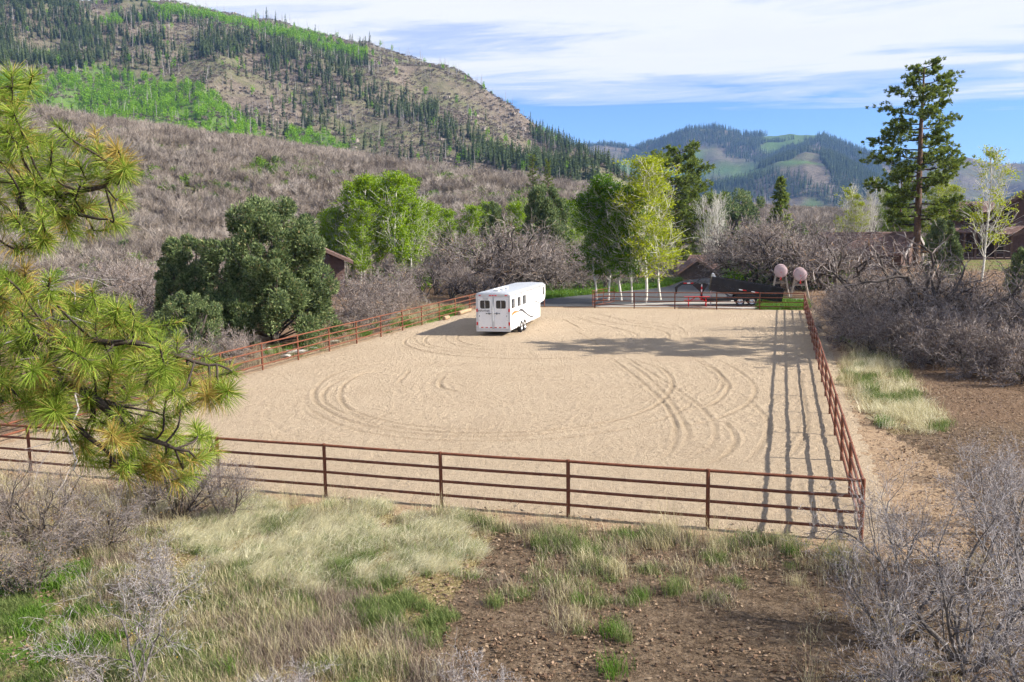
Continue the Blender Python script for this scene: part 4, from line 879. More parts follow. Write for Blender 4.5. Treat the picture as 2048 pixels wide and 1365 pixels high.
# -------- aspens
def leaf_quads(C_, size, g, droop=.0):
    n = len(C_); a = g.normal(0, 1, (n, 3)); a /= np.linalg.norm(a, axis=1)[:, None]; b = np.cross(a, g.normal(0, 1, (n, 3))); b /= np.linalg.norm(b, axis=1)[:, None]+1e-9
    s = size*g.uniform(.6, 1.3, (n, 1)); a = a*s; b = b*s*.8
    V = np.stack([C_-a, C_+b*.8, C_+a, C_-b*.8], 1).reshape(-1, 3); return V, np.arange(n*4).reshape(-1, 4)
ASP = dict(n=(14, 5, 3), wig=(.03, .10, .2), up=(.06, .16, .04), st=(2, 1), kids=(3.4, 2.0), ang=((.55, .95), (.5, .9)), len=((.15, .23), (.4, .6)), shape=lambda f: .35+1.0*math.sin(math.pi*min(1., .12+.95*f))**.8, rr=(.38, .5), tap=.78)
def aspen_template(seed, nl, mleaf, stems=1, leaf=.12, wid=1., start=.25, H_=10., lean=.025):
    g = np.random.RandomState(seed); S_ = []
    for k in range(stems):
        a = g.uniform(0, 6.28); off = .55*(stems > 1)
        grow(S_, np.array([off*math.cos(a+k*2.2), off*math.sin(a+k*2.2), -.2]), norm(np.array([g.normal(0, lean), g.normal(0, lean), 1])), H_*g.uniform(.84, 1.0), .085, 0, g, ASP)
    zt = max(s[1][2] for s in S_); f = H_/zt
    S_ = [(p*f, q*f, a_, b_, l) for p, q, a_, b_, l in S_]
    if wid != 1: S_ = [(p*[wid, wid, 1], q*[wid, wid, 1], a_, b_, l) for p, q, a_, b_, l in S_]
    tr = segs_mesh(segs_mesh(MB(), [s[:4] for s in S_ if s[4] == 0], 7), [s[:4] for s in S_ if s[4] > 0], 3, .010)
    crown = None
    if nl:
        E_ = np.array([g.uniform(0, 1)*(s[1]-s[0])+s[0] for s in S_ if s[4] >= 1 and s[1][2] > H_*start])
        nc = max(30, nl//28); CC = E_[g.randint(0, len(E_), nc)]+g.normal(0, .12, (nc, 3)); C_ = CC[g.randint(0, nc, nl)]+g.normal(0, .17, (nl, 3))*[1, 1, .8]
        crown = MB().add(*leaf_quads(C_, leaf, g))
    return tr, crown
def aspen_set(seeds, nl, ml, **kw):
    out = []
    for s in seeds:
        tr, c_ = aspen_template(s, nl, ml, **kw); out.append((tr.mesh('trunk', m_aspenb, True), c_.mesh('crown', ml)) if c_ else (tr.mesh('trunk', m_aspenb, True), None))
    return out
AG = aspen_set((1, 2, 3), 11000, m_aspen, stems=1, wid=1., leaf=.080, start=.12); AD = aspen_set((5, 6), 11000, m_aspend, wid=1.1, leaf=.080, start=.16); AY = aspen_set((8, 9), 10500, m_aspeny, leaf=.064, wid=1.15, start=.14); AB = aspen_set((12, 13), 0, None, wid=.8); AYS = aspen_set((15, 16), 2400, m_aspeny, leaf=.075)
def aspen(tm, name, label, px, d, yt, group=None, k=None, sxy=1.):
    p = at(px, 500, d); z = T1(p[0], p[1]); zt = at(px, yt, d)[2]; k = rng.randint(len(tm)) if k is None else k
    sc = (zt-z)/10.; t = thing(name, label, 'tree', (p[0], p[1], z-.05), rng.uniform(0, 6.28), group, (sc*sxy, sc*sxy, sc))
    link('trunk', tm[k][0], t)
    if tm[k][1]: link('crown', tm[k][1], t)
    return t
GA = 'aspens of the left grove'
for px, d, yt, l in [(706, 106, 356, 'leftmost tall aspen of the bright green grove left of centre'), (730, 101, 343, 'bright green aspen second from left in the grove, a full column'), (752, 104, 352, 'bright green aspen in the middle of the left grove'), (792, 98, 336, 'tallest aspen of the left grove, white trunk bare at its foot'), (818, 102, 350, 'bright green aspen second from right in the grove'), (842, 106, 398, 'lower aspen at the right end of the grove'), (718, 97, 400, 'low aspen in front of the left grove'), (806, 103, 345, 'aspen close behind the tallest one of the left grove')]:
    aspen(AG, 'aspen_tree', l, px, d, yt, GA, sxy=1.0)
for px, d, yt in [(648, 108, 418), (665, 110, 424), (680, 106, 415)]: aspen(AG, 'aspen_tree', 'small bright green aspen at the left edge of the grove', px, d, yt, 'small aspens left of the grove')
for px, d, yt in [(858, 118, 400), (878, 120, 408), (896, 121, 414)]: aspen(AG, 'aspen_tree', 'bright green aspen just right of the left grove', px, d, yt, 'small aspens right of the grove')
for px, d, yt in [(938, 112, 410), (972, 118, 402), (1036, 116, 402), (1118, 112, 392), (1140, 114, 396), (1155, 116, 405)]: aspen(AG, 'aspen_tree', 'green aspen rising behind the bare oaks at the centre', px, d, yt, 'green aspens behind the central oaks', sxy=1.1)
aspen(AB, 'bare_aspen', 'pale leafless aspen at the left of the green grove', 690, 109, 405); aspen(AB, 'bare_aspen', 'pale leafless aspen right of the green grove', 908, 122, 425)
for px, d, yt, l in [(1193, 79.5, 378, 'dark green aspen, leftmost of the group behind the far fence'), (1216, 78.5, 366, 'dark green aspen second from left in the group behind the far fence'), (1243, 78, 345, 'tall dark green aspen beside the yellow-green one')]: aspen(AD, 'aspen_tree', l, px, d, yt, 'aspens behind the far fence', sxy=1.15)
aspen(AY, 'aspen_tree', 'tall yellow-green aspen with white trunk, in front of the round pine', 1290, 76.5, 312, 'aspens behind the far fence', 0, 1.3)
aspen(AY, 'aspen_tree', 'shorter yellow-green aspen right of the tall one', 1322, 79, 350, 'aspens behind the far fence', 1, 1.2)
aspen(AD, 'aspen_tree', 'slender aspen with white trunk between the dark and yellow-green crowns', 1264, 76.5, 370, 'aspens behind the far fence', 1)
for px, d, yt in [(1412, 132, 385), (1425, 133, 378), (1434, 131, 392)]: aspen(AB, 'bare_aspen', 'pale leafless aspen right of the round pine', px, d, yt, 'leafless aspens right of the round pine')
for px, d, yt in [(1690, 128, 372), (1708, 129, 385), (1722, 128, 400), (1672, 127, 430)]: aspen(AYS, 'aspen_tree', 'sparse yellow-green aspen left of the tall ponderosa', px, d, yt, 'sparse aspens left of the tall pine')
for px, d, yt in [(1703, 130, 362), (1742, 131, 352), (1732, 130, 375)]: aspen(AB, 'bare_aspen', 'pale leafless aspen left of the tall ponderosa', px, d, yt, 'leafless aspens left of the tall pine')
for px, d, yt in [(1772, 150, 372), (1868, 152, 345), (1888, 150, 368), (1800, 151, 390)]: aspen(AG if px < 1860 else AY, 'aspen_tree', 'leafing aspen behind the trunk of the tall ponderosa', px, d, yt, 'aspens behind the tall pine')
aspen(AYS, 'aspen_tree', 'lone yellow-green aspen with white trunk in front of the brown house', 1966, 98, 290, None, 0, 1.1)
# -------- junipers and dense evergreens
def spray_mesh(mb, C_, N_, size, g):
    """Small pointed leaf sprays at C_ pointing roughly along N_."""
    n = len(C_); d = N_+g.normal(0, .55, (n, 3)); d /= np.linalg.norm(d, axis=1)[:, None]; s = np.cross(d, g.normal(0, 1, (n, 3))); s /= np.linalg.norm(s, axis=1)[:, None]+1e-9
    L = size*g.uniform(.6, 1.4, (n, 1)); V = np.stack([C_-s*L*.24, C_+s*L*.24, C_+d*L], 1).reshape(-1, 3); return mb.add(V, np.arange(3*n).reshape(-1, 3))
def juniper_template(seed, W_, H_, clumps, per, size, lobes=5, conic=.3):
    g = np.random.RandomState(seed); mb = MB(); tr = MB()
    cs = []
    for k in range(clumps):
        h = g.beta(1.3, 1.4); a = g.uniform(0, 6.28); rad = W_/2*(1-conic*h)*(1-.9*max(0, h-.75)**1.0*2.2)*(.78+.22*math.sin(lobes*a+seed+5*h))
        rr_ = rad*math.sqrt(g.uniform(.45, 1.)); cs.append((rr_*math.cos(a), rr_*math.sin(a), H_*(.06+.88*h), g.uniform(.28, .75)*W_/9))
    for cx, cy, cz, cr_ in cs:
        n = per; u = g.normal(0, 1, (n, 3)); u /= np.linalg.norm(u, axis=1)[:, None]; rad = cr_*(g.uniform(.35, 1, (n, 1))**.5)
        C_ = np.array([cx, cy, cz])+u*rad*[1, 1, 1.15]; out = norm(np.array([cx, cy, .25*H_])); N_ = u+.45*out+np.array([0, 0, .35])
        spray_mesh(mb, C_, N_, size, g)
    for k in range(5):
        a = k*1.26+g.rand(); tr.tube([(0, 0, -.2), (.25*math.cos(a), .25*math.sin(a), H_*.25), (W_*.22*math.cos(a), W_*.22*math.sin(a), H_*.7)], [.2, .14, .03], 6)
    for cx, cy, cz, cr_ in cs[::4]: tr.tube([(cx*.15, cy*.15, cz*.35), (cx*.6, cy*.6, cz*.75), (cx, cy, cz)], [.06, .04, .012], 4, False)
    return tr.mesh('trunk', m_oakt, True), mb.mesh('crown', m_jun)
JUN = [juniper_template(1, 8.5, 8.8, 200, 470, .17), juniper_template(2, 5.0, 6.0, 110, 330, .155), juniper_template(4, 4.2, 3.6, 70, 200, .12)]
def jun(k, name, label, px, d, yt, H0, group=None, sxy=1., yb=None):
    p = at(px, 500, d); z = T1(p[0], p[1]); zt = at(px, yt, d)[2]; sc = (zt-z)/H0
    t = thing(name, label, 'tree', (p[0], p[1], z-.05), rng.uniform(0, 6.28), group, (sc*sxy, sc*sxy, sc)); link('trunk', JUN[k][0], t); link('crown', JUN[k][1], t)
jun(0, 'juniper_tree', 'huge dense grey-green juniper standing behind the left fence', 540, 54, 390, 8.8, None, 1.05)
jun(1, 'juniper_tree', 'smaller juniper joined to the left side of the huge one', 372, 58, 462, 6.0)
jun(2, 'juniper_tree', 'low juniper filling the gap below the huge one at left', 455, 53, 560, 3.6)
jun(2, 'juniper_shrub', 'small grey-green juniper shrub below the left juniper near the fence', 372, 50, 580, 3.6)
jun(1, 'juniper_tree', 'round dark juniper left of the brown house', 1884, 98, 432, 6.0, None, .8); jun(1, 'juniper_tree', 'dark evergreen at the right edge below the house', 2052, 62, 490, 6.0, None, .7)
jun(1, 'evergreen_tree', 'mid green pointed evergreen among the aspens at centre', 1090, 108, 362, 6.0, None, .8); jun(1, 'evergreen_tree', 'dark evergreen top poking out behind the central bare oaks', 985, 116, 398, 6.0, None, .6)
jun(2, 'juniper_tree', 'round dark juniper below the far mountains, left of the small fir', 1476, 200, 376, 3.6); jun(2, 'juniper_tree', 'round juniper on the scrub slope above the left grove', 768, 285, 318, 3.6)
for px, d, yt in [(594, 300, 308), (621, 300, 304), (648, 305, 306), (852, 285, 328), (868, 288, 332), (912, 292, 330), (1436, 150, 380)]: jun(1 if px < 700 else 2, 'juniper_tree', 'round dark evergreen dotted along the crest of the scrub slope', px, d, yt, 6.0 if px < 700 else 3.6, 'dark evergreens on the scrub crest')
# -------- conifers with drooping boughs (fir, spruce, hill trees)
def fir_template(seed, H_, W_, tiers, per, mat, mtr, detail=1):
    g = np.random.RandomState(seed); mb = MB(); tr = MB().tube([(0, 0, -.5), (0, 0, H_*.5), (0, 0, H_*.98)], [.022*H_, .014*H_, .002*H_], 5, False)
    for k in range(tiers):
        f = k/(tiers-1.); z0 = H_*(.10+.88*f); L = W_/2*(1-f)**.85*g.uniform(.75, 1.15)+.012*H_
        for j in range(per):
            a = g.uniform(0, 6.28); d = np.array([math.cos(a), math.sin(a), -.18+.5*f*g.rand()]); s = np.array([-d[1], d[0], 0])*L*.34*g.uniform(.7, 1.2); p = np.array([0, 0, z0+g.normal(0, .012*H_)])
            if detail == 1: V = [p, p+d*L*.55+s+[0, 0, .03*H_], p+d*L, p+d*L*.55-s-[0, 0, .03*H_]]; mb.add(V, [(0, 1, 2, 3)])
            else:
                m_ = 9*detail; q = g.uniform(.12, 1, (m_, 1)); C_ = p+d*L*q+s*.8*(1-q*.7)*g.uniform(-1, 1, (m_, 1)); spray_mesh(mb, C_, np.tile(d*.8+[0, 0, .15], (m_, 1)), .05*H_, g)
    return tr.mesh('trunk', mtr, True), mb.mesh('crown', mat)
FIR = [fir_template(3, 10, 4.2, 22, 7, m_pine, m_bark, 2), fir_template(7, 10, 5.0, 18, 8, m_jun2, m_bark, 2)]
def fir(k, name, label, px, d, yt, group=None, sxy=1.):
    p = at(px, 500, d); z = T1(p[0], p[1]); sc = (at(px, yt, d)[2]-z)/10.
    t = thing(name, label, 'tree', (p[0], p[1], z-.05), rng.uniform(0, 6.28), group, (sc*sxy, sc*sxy, sc)); link('trunk', FIR[k][0], t); link('crown', FIR[k][1], t)
fir(0, 'fir_tree', 'small dark fir standing alone below the far mountains', 1559, 150, 356, None, .95); fir(1, 'spruce_tree', 'blue-grey spruce right behind the huge juniper', 616, 84, 430)
# -------- ponderosas
def ponderosa_template(seed, H_, W_, limbs, z0, tufts, shape, needle=.34, npt=15):
    g = np.random.RandomState(seed); tr = MB().tube([(0, 0, -.4), (.04*g.normal(), 0, H_*.3), (.08*g.normal(), .1, H_*.7), (0, 0, H_*.97)], [.019*H_, .016*H_, .009*H_, .003*H_], 9, False)
    lb = MB(); C_ = []; N_ = []
    for k in range(limbs):
        f = (k+g.rand())/limbs; z = H_*(z0+(.97-z0)*f); a = k*2.39+g.normal(0, .4); L = W_/2*shape(f)*g.uniform(.6, 1.15)
        d = np.array([math.cos(a), math.sin(a), 0]); pts = [np.array([0, 0, z]), d*L*.4+[0, 0, z-.04*L+.12*L*f], d*L*.75+[0, 0, z+.02*L+.2*L*f], d*L+[0, 0, z+.14*L+.25*L*f]]
        P = smooth_line(pts, .25); P += np.cumsum(g.normal(0, .02, P.shape), 0); lb.tube(P, np.linspace(.004*H_*(1.2-f*.7)+.02, .012, len(P)), 4, False)
        nt_ = max(4, int(tufts*(L/(W_/2))))
        for j in range(nt_):
            q = P[int(len(P)*(.35+.65*math.sqrt(g.rand())))-1]; off = g.normal(0, 1, 3)*[.66, .66, .20]*max(.5, L*.22)
            e = q+off+[0, 0, .1]; C_.append(e); N_.append(norm(off+d*.6+[0, 0, .35]))
            if j % 3 == 0: lb.tube([q, (q+e)/2+[0, 0, -.03], e], [.025, .018, .01], 3, False)
    C_ = np.array(C_); N_ = np.array(N_); mb = MB()
    for r_ in range(npt): spray_mesh(mb, C_+g.normal(0, .10, C_.shape), N_, needle, g)
    V = np.vstack(mb.V)
    return tr.mesh('trunk', m_bark, True), lb.mesh('limbs', m_barkd, True), mb.mesh('crown', m_pine)
PON = [ponderosa_template(21, 27, 10.5, 50, .19, 58, lambda f: (1.12-.58*f**2.0)*(1.0 if f > .1 else .85), .30, 24),
       ponderosa_template(23, 17, 8.8, 56, .14, 56, lambda f: .55+.6*math.sin(math.pi*min(1, .15+f*.80)), .30, 18),
       ponderosa_template(27, 19, 9.0, 46, .22, 36, lambda f: 1.0-.55*f, .32, 11)]
def pond(k, label, p, h, H0, sxy=1., rz=None, group=None):
    sc = h/H0; t = thing('ponderosa_pine', label, 'tree', p, rng.uniform(0, 6.28) if rz is None else rz, group, (sc*sxy, sc*sxy, sc))
    for nm, me in zip(('trunk', 'limbs', 'crown'), PON[k]): link(nm, me, t)
def pond_at(k, label, px, d, yt, H0, sxy=1., rz=None, group=None):
    p = at(px, 500, d); z = T1(p[0], p[1]); pond(k, label, (p[0], p[1], z-.05), at(px, yt, d)[2]-z, H0, sxy, rz, group)
pond_at(0, 'very tall ponderosa pine with bare reddish trunk, left of the house', 1833, 112, 122, 27, 1.0, 1.2)
pond_at(1, 'broad rounded ponderosa pine behind the yellow-green aspen', 1352, 138, 296, 17, .92, .6)
pond_at(2, 'bushy pine behind the base of the tall ponderosa', 1798, 140, 335, 19, .85); pond_at(2, 'bushy pine right behind the tall ponderosa trunk', 1872, 158, 350, 19, .8)
pond_at(2, 'distant pine on the scrub slope, left of a close pair', 1068, 215, 308, 19, .75); pond_at(2, 'distant pine on the scrub slope, right of a close pair', 1098, 213, 318, 19, .7)
pond(0, 'tall pine just beyond the right edge, its long shadow crossing the arena', (33.0, 40.9, 0), 20.5, 27, 1.0, 2.0)

# ------------------------------------------------------------------ masses (stuff): scattered copies on points
def stuff(name, label, tmpls, pts, rot, scl, idx):
    me = D.meshes.new(name); n = len(pts); me.vertices.add(n); me.vertices.foreach_set('co', np.asarray(pts, np.float32).ravel())
    a = me.attributes.new('rot', 'FLOAT_VECTOR', 'POINT'); a.data.foreach_set('vector', np.asarray(rot, np.float32).ravel())
    a = me.attributes.new('scl', 'FLOAT', 'POINT'); a.data.foreach_set('value', np.asarray(scl, np.float32))
    a = me.attributes.new('idx', 'INT', 'POINT'); a.data.foreach_set('value', np.asarray(idx, np.int32))
    o = link(name, me); o['kind'] = 'stuff'; o['label'] = label
    ng = D.node_groups.new(name+'_scatter', 'GeometryNodeTree'); ng.interface.new_socket('Geometry', in_out='INPUT', socket_type='NodeSocketGeometry'); ng.interface.new_socket('Geometry', in_out='OUTPUT', socket_type='NodeSocketGeometry')
    gi = N(ng, 'NodeGroupInput'); go = N(ng, 'NodeGroupOutput'); jn = N(ng, 'GeometryNodeJoinGeometry')
    for tm in reversed(tmpls):
        src = D.objects.new(tm.name+'_source', tm); oi = N(ng, 'GeometryNodeObjectInfo'); oi.inputs[0].default_value = src; oi.inputs['As Instance'].default_value = False
        g2 = N(ng, 'GeometryNodeGeometryToInstance'); lk(ng, oi.outputs['Geometry'], g2.inputs[0]); lk(ng, g2.outputs[0], jn.inputs[0])
    ip = N(ng, 'GeometryNodeInstanceOnPoints'); lk(ng, gi.outputs[0], ip.inputs['Points']); lk(ng, jn.outputs[0], ip.inputs['Instance']); ip.inputs['Pick Instance'].default_value = True
    for nm, ty, so_ in (('idx', 'INT', 'Instance Index'), ('rot', 'FLOAT_VECTOR', 'Rotation'), ('scl', 'FLOAT', 'Scale')):
        na_ = N(ng, 'GeometryNodeInputNamedAttribute', data_type=ty); na_.inputs[0].default_value = nm; lk(ng, na_.outputs[0], ip.inputs[so_])
    lk(ng, ip.outputs[0], go.inputs[0]); md = o.modifiers.new('scatter', 'NODES'); md.node_group = ng
    return o
def rots(n, g, tilt=.12): return np.stack([g.normal(0, tilt, n), g.normal(0, tilt, n), g.uniform(0, 6.28, n)], -1)
def cand(n, r0, r1, a0, a1, g):
    r = np.sqrt(g.uniform(r0**2, r1**2, n)); a = np.radians(g.uniform(a0, a1, n)); x = r*np.sin(a); y = r*np.cos(a); z = terrain(x, y); return x, y, z, r
g = np.random.RandomState(77)
# scrub oak covering the low slopes
def scrub_tpl(seed, k, n_tw, W_, H_, wd):
    g_ = np.random.RandomState(seed); mb = MB()
    for s in range(k):
        c = np.array([g_.uniform(-1, 1)*W_*.42, g_.uniform(-1, 1)*W_*.42, 0]); S_ = []
        for q in range(n_tw):
            b = c+np.array([0, 0, g_.uniform(.0, .55)*H_]); d = norm(np.array([g_.normal(0, .6), g_.normal(0, .6), 1.])); L = H_*g_.uniform(.25, .6)
            e = b+d*L; S_.append((b, e, wd, wd*.5)); S_.append((b+d*L*.5, b+d*L*.5+norm(d+g_.normal(0, .7, 3))*L*.5, wd*.6, wd*.3))
        segs_mesh(mb, S_, 3)
    return mb.mesh('scrub_clump', m_scrub)
SCR = [scrub_tpl(s, 7, 22, 4.0, 2.6, .030) for s in (1, 2, 3)]
x, y, z, r = cand(30000, 118, 470, -44, 44, g); PX, PY, PW = px_of(x, y, z); az = np.arctan2(x, y)
r1v = np.interp(az, *CRD); keep = (r < r1v*1.25) & (fbm(x/13, y/13, 3) > .41) & ~((PX > 1040) & (r < 150)) & ~((PX > 1100) & (r > r1v*1.05)) & ~((PX > 1330) & (PX < 1460) & (r < 200)) & ~((np.abs(PX-60) < 130) & (r < 150)) & ~((PX > 1780) & (r < 160))
keep &= ~inpoly(PX, PY, [(540, 455), (690, 455), (690, 560), (540, 560)]) | (r > 110)
x, y, z, r = x[keep], y[keep], z[keep], r[keep]; n = len(x)
stuff('scrub_oak_thicket', 'mauve-grey leafless scrub oak covering the low slopes', SCR, np.stack([x, y, z-.1], -1), rots(n, g), g.uniform(.7, 1.35, n)*(1+.25*(r > 250)), g.randint(0, 3, n))
nscrub = n
# scattered leafing shrubs between them
def blob_tpl(seed, n, W_, H_, size, mat, name):
    g_ = np.random.RandomState(seed); u = g_.normal(0, 1, (n, 3)); u /= np.linalg.norm(u, axis=1)[:, None]; rr_ = g_.uniform(.4, 1, (n, 1))**.5*(.75+.35*np.sin(3*u[:, :1]*2+5*u[:, 1:2]*1.5+seed))
    C_ = u*rr_*[W_/2, W_/2, H_/2]+[0, 0, H_*.5]; return MB().add(*leaf_quads(C_, size, g_)).mesh(name, mat)
GSH = [blob_tpl(s, 420, 2.6, 2.0, .13, m_shrubg, 'leafing_shrub') for s in (1, 2)]
GSHJ = [juniper_template(9, 3., 2.4, 26, 60, .22)[1]]
x, y, z, r = cand(7500, 90, 420, -40, 40, g); PX, PY, PW = px_of(x, y, z); r1v = np.interp(np.arctan2(x, y), *CRD)
keep = (r < r1v) & (fbm(x/20+9, y/20, 3) > .53) & ~((PX > 950) & (PX < 1450) & (r < 140)) & ~((PX > 1700) & (r < 150)); x, y, z = x[keep], y[keep], z[keep]; n = len(x)
stuff('leafing_shrubs', 'scattered fresh green shrubs among the grey scrub', GSH+GSHJ, np.stack([x, y, z], -1), rots(n, g), g.uniform(.6, 1.4, n), np.where(g.rand(n) < .15, 2, g.randint(0, 2, n)))
# hillside: conifers, aspens, brush, dead snags
HCON = [fir_template(50+k, 1., .30+.05*(k % 3), 13, 6, m_con, m_snag, 1) for k in range(5)]
def joined(tm, mats):
    bm_ = MB()
    for me in tm:
        n_ = len(me.vertices); co = np.zeros(n_*3); me.vertices.foreach_get('co', co); fs_ = [tuple(p.vertices) for p in me.polygons]
        off = bm_.n; bm_.V.append(co.reshape(-1, 3)); bm_.n += n_
        q = np.array([f for f in fs_ if len(f) == 4]); bm_.F.append(q+off)
    return bm_.mesh('conifer', mats)
HCT = [joined([tm[1]], m_con) for tm in HCON]
x, y, z, r = cand(60000, 420, 1420, -42, 18, g); PX, PY, PW = px_of(x, y, z); az = np.arctan2(x, y)
r2v = np.interp(az, *RDD); r1v = np.interp(az, *CRD)
dens = .10*np.ones_like(x)
dens = np.where(inpoly(PX, PY, [(-300, -40), (130, 5), (200, 40), (215, 130), (120, 142), (60, 132), (-300, 150)]), 1.0, dens)
for pl, v in (([(215, 30), (330, 30), (330, 130), (215, 130)], .55), ([(255, 40), (310, 25), (320, 110), (270, 125)], .8), ([(395, 50), (500, 60), (510, 110), (430, 125), (400, 110)], .75), ([(520, 85), (600, 95), (580, 150), (530, 150)], .5), ([(500, 60), (560, 75), (540, 110), (500, 100)], .5),
              ([(600, 130), (760, 110), (830, 180), (820, 240), (640, 230)], .38), ([(820, 150), (960, 240), (1050, 330), (900, 330), (820, 250)], .30), ([(950, 230), (1060, 265), (1240, 340), (1240, 380), (1000, 345), (940, 290)], .75), ([(1060, 260), (1240, 330), (1240, 350), (1100, 300)], .5)):
    dens = np.where(inpoly(PX, PY, pl), np.maximum(dens, v), dens)
for p in HASP: dens = np.where(inpoly(PX, PY, p), .02, dens)
dens = np.where((PX > 740) & (PY < 146+np.clip(PX-740, 0, 400)*.58) & (PX < 1060), .015, dens)
cl = sstep(.40, .60, fbm(x/42, y/42, 3)); dens = dens*np.where(dens < .9, .12+1.35*cl, .5+.6*cl)
SKX = [-300, 0, 200, 330, 480, 650, 720, 800, 880, 960, 1050, 1100, 1160, 1230, 1290]; SKY_ = [-10, 14, 22, 24, 52, 87, 106, 132, 148, 188, 252, 282, 305, 338, 372]
dens = np.where((PX > 300) & (PX < 1000) & (PY < np.interp(PX, SKX, SKY_)+14), dens*.12, dens)
keep = (g.rand(len(x)) < dens*.95) & (r > r1v*1.45) & (r < r2v*1.02) & (PX > -40) & (PX < 1300)
x, y, z, r, PX, PY = [v[keep] for v in (x, y, z, r, PX, PY)]; n = len(x); hgt = g.uniform(7, 16, n)*np.where(PX > 950, .95, 1.)
order = np.argsort(-hgt/r); inv = (PX[order] > 2) & (PY[order] > 2); order = np.concatenate([order[inv], order[~inv]])
NI = 290
for q, i in enumerate(order[:NI]):
    o = link('hillside_conifer', HCT[i % 5]); o.location = (x[i], y[i], z[i]-.3); o.scale = (hgt[i],)*3; o.rotation_euler = (0, 0, g.uniform(0, 6.28))
    tag(o, 'dark green conifer standing on the big brown hillside at left', 'tree', 'conifers on the big hillside')
rest = order[NI:]; print('hill conifers', n, 'scrub', nscrub)
stuff('hillside_conifer_wood', 'dark conifer wood spread over the upper left hillside', HCT, np.stack([x, y, z-.3], -1)[rest], rots(len(rest), g, .02), hgt[rest], g.randint(0, 5, len(rest)))
HAS = [blob_tpl(20+s, 110, 3.6, 7.5, .42, m_hasp, 'hill_aspen') for s in range(3)]
x, y, z, r = cand(60000, 420, 1400, -40, 5, g); PX, PY, PW = px_of(x, y, z); r1v = np.interp(np.arctan2(x, y), *CRD)
dn_ = sum(inpoly(PX, PY, p)*1.0 for p in HASP[:2])*.55+sum(inpoly(PX, PY, p)*1.0 for p in HASP[2:])*.9+.012
dn_ *= np.where(fbm(x/35, y/35, 3) > .40, 1., .25)
keep = (g.rand(len(x)) < dn_) & (r > r1v*1.25); x, y, z, r = x[keep], y[keep], z[keep], r[keep]; n = len(x)
stuff('hillside_aspen_wood', 'bright green aspen wood in a swathe across the hillside', HAS, np.stack([x, y, z], -1), rots(n, g, .03), g.uniform(.75, 1.4, n), g.randint(0, 3, n))
BR = [blob_tpl(30+s, 26, 3.4, 1.7, .42, m_brush, 'brush_clump') for s in range(2)]
def snag_tpl():
    return MB().tube([(0, 0, -.5), (.1, 0, 5), (.15, .05, 10)], [.18, .13, .04], 4, False).tube([(0, 0, 5), (.9, .2, 6)], .05, 3, False).tube([(0, 0, 6.5), (-.7, .3, 7.4)], .05, 3, False).mesh('snag', m_snag)
BR.append(snag_tpl())
def rock_tpl(seed):
    g_ = np.random.RandomState(seed); mb = MB()
    for k in range(4): mb.box((g_.normal(0, 1.6), g_.normal(0, .8), g_.uniform(.2, .9)), (g_.uniform(1, 3), g_.uniform(1, 2), g_.uniform(.8, 2)), g_.uniform(0, 3), g_.normal(0, .2), g_.normal(0, .2))
    return mb.mesh('ledge_rock', m_ledge)
BR.append(rock_tpl(2))
x, y, z, r = cand(70000, 430, 1400, -42, 18, g); PX, PY, PW = px_of(x, y, z); r1v = np.interp(np.arctan2(x, y), *CRD); r2v = np.interp(np.arctan2(x, y), *RDD)
keep = (r > r1v*1.3) & (r < r2v*1.03) & (fbm(x/22, y/22, 3) > .36); x, y, z, PX, PY = [v[keep] for v in (x, y, z, PX, PY)]; n = len(x); rk = g.rand(n); led = fbm(PX/60, PY/9, 3)
stuff('hillside_brush', 'brown leafless brush, dead snags and pale ledge rocks on the hillside', BR, np.stack([x, y, z], -1), rots(n, g, .05), g.uniform(.6, 1.5, n), np.where((led > .70) & (rk < .12), 3, np.where(rk > .955, 2, g.randint(0, 2, n))))
# far mountains: conifers and green aspen patches
x, y, z, r = cand(90000, 1900, 3560, 2, 40, g); PX, PY, PW = px_of(x, y, z)
fn = fbm(x/230, y/300, 3); dark = np.where(inpoly(PX, PY, [(1640, 275), (1760, 330), (1800, 400), (1700, 400), (1640, 320)]), .9, 0)
sky_ = (r > 3350)*.5
keep = (g.rand(len(x)) < np.maximum(np.maximum(sstep(.50, .60, fn)*.55, dark), sky_*sstep(.42, .55, fbm(x/120, y/120, 2)))) & (fbm(x/260, y/330, 3) < .58)
x, y, z = x[keep], y[keep], z[keep]; n = len(x)
stuff('mountain_conifer_wood', 'dark conifer woods on the far blue mountains', HCT, np.stack([x, y, z-.5], -1), rots(n, g, .02), g.uniform(13, 25, n), g.randint(0, 5, n))

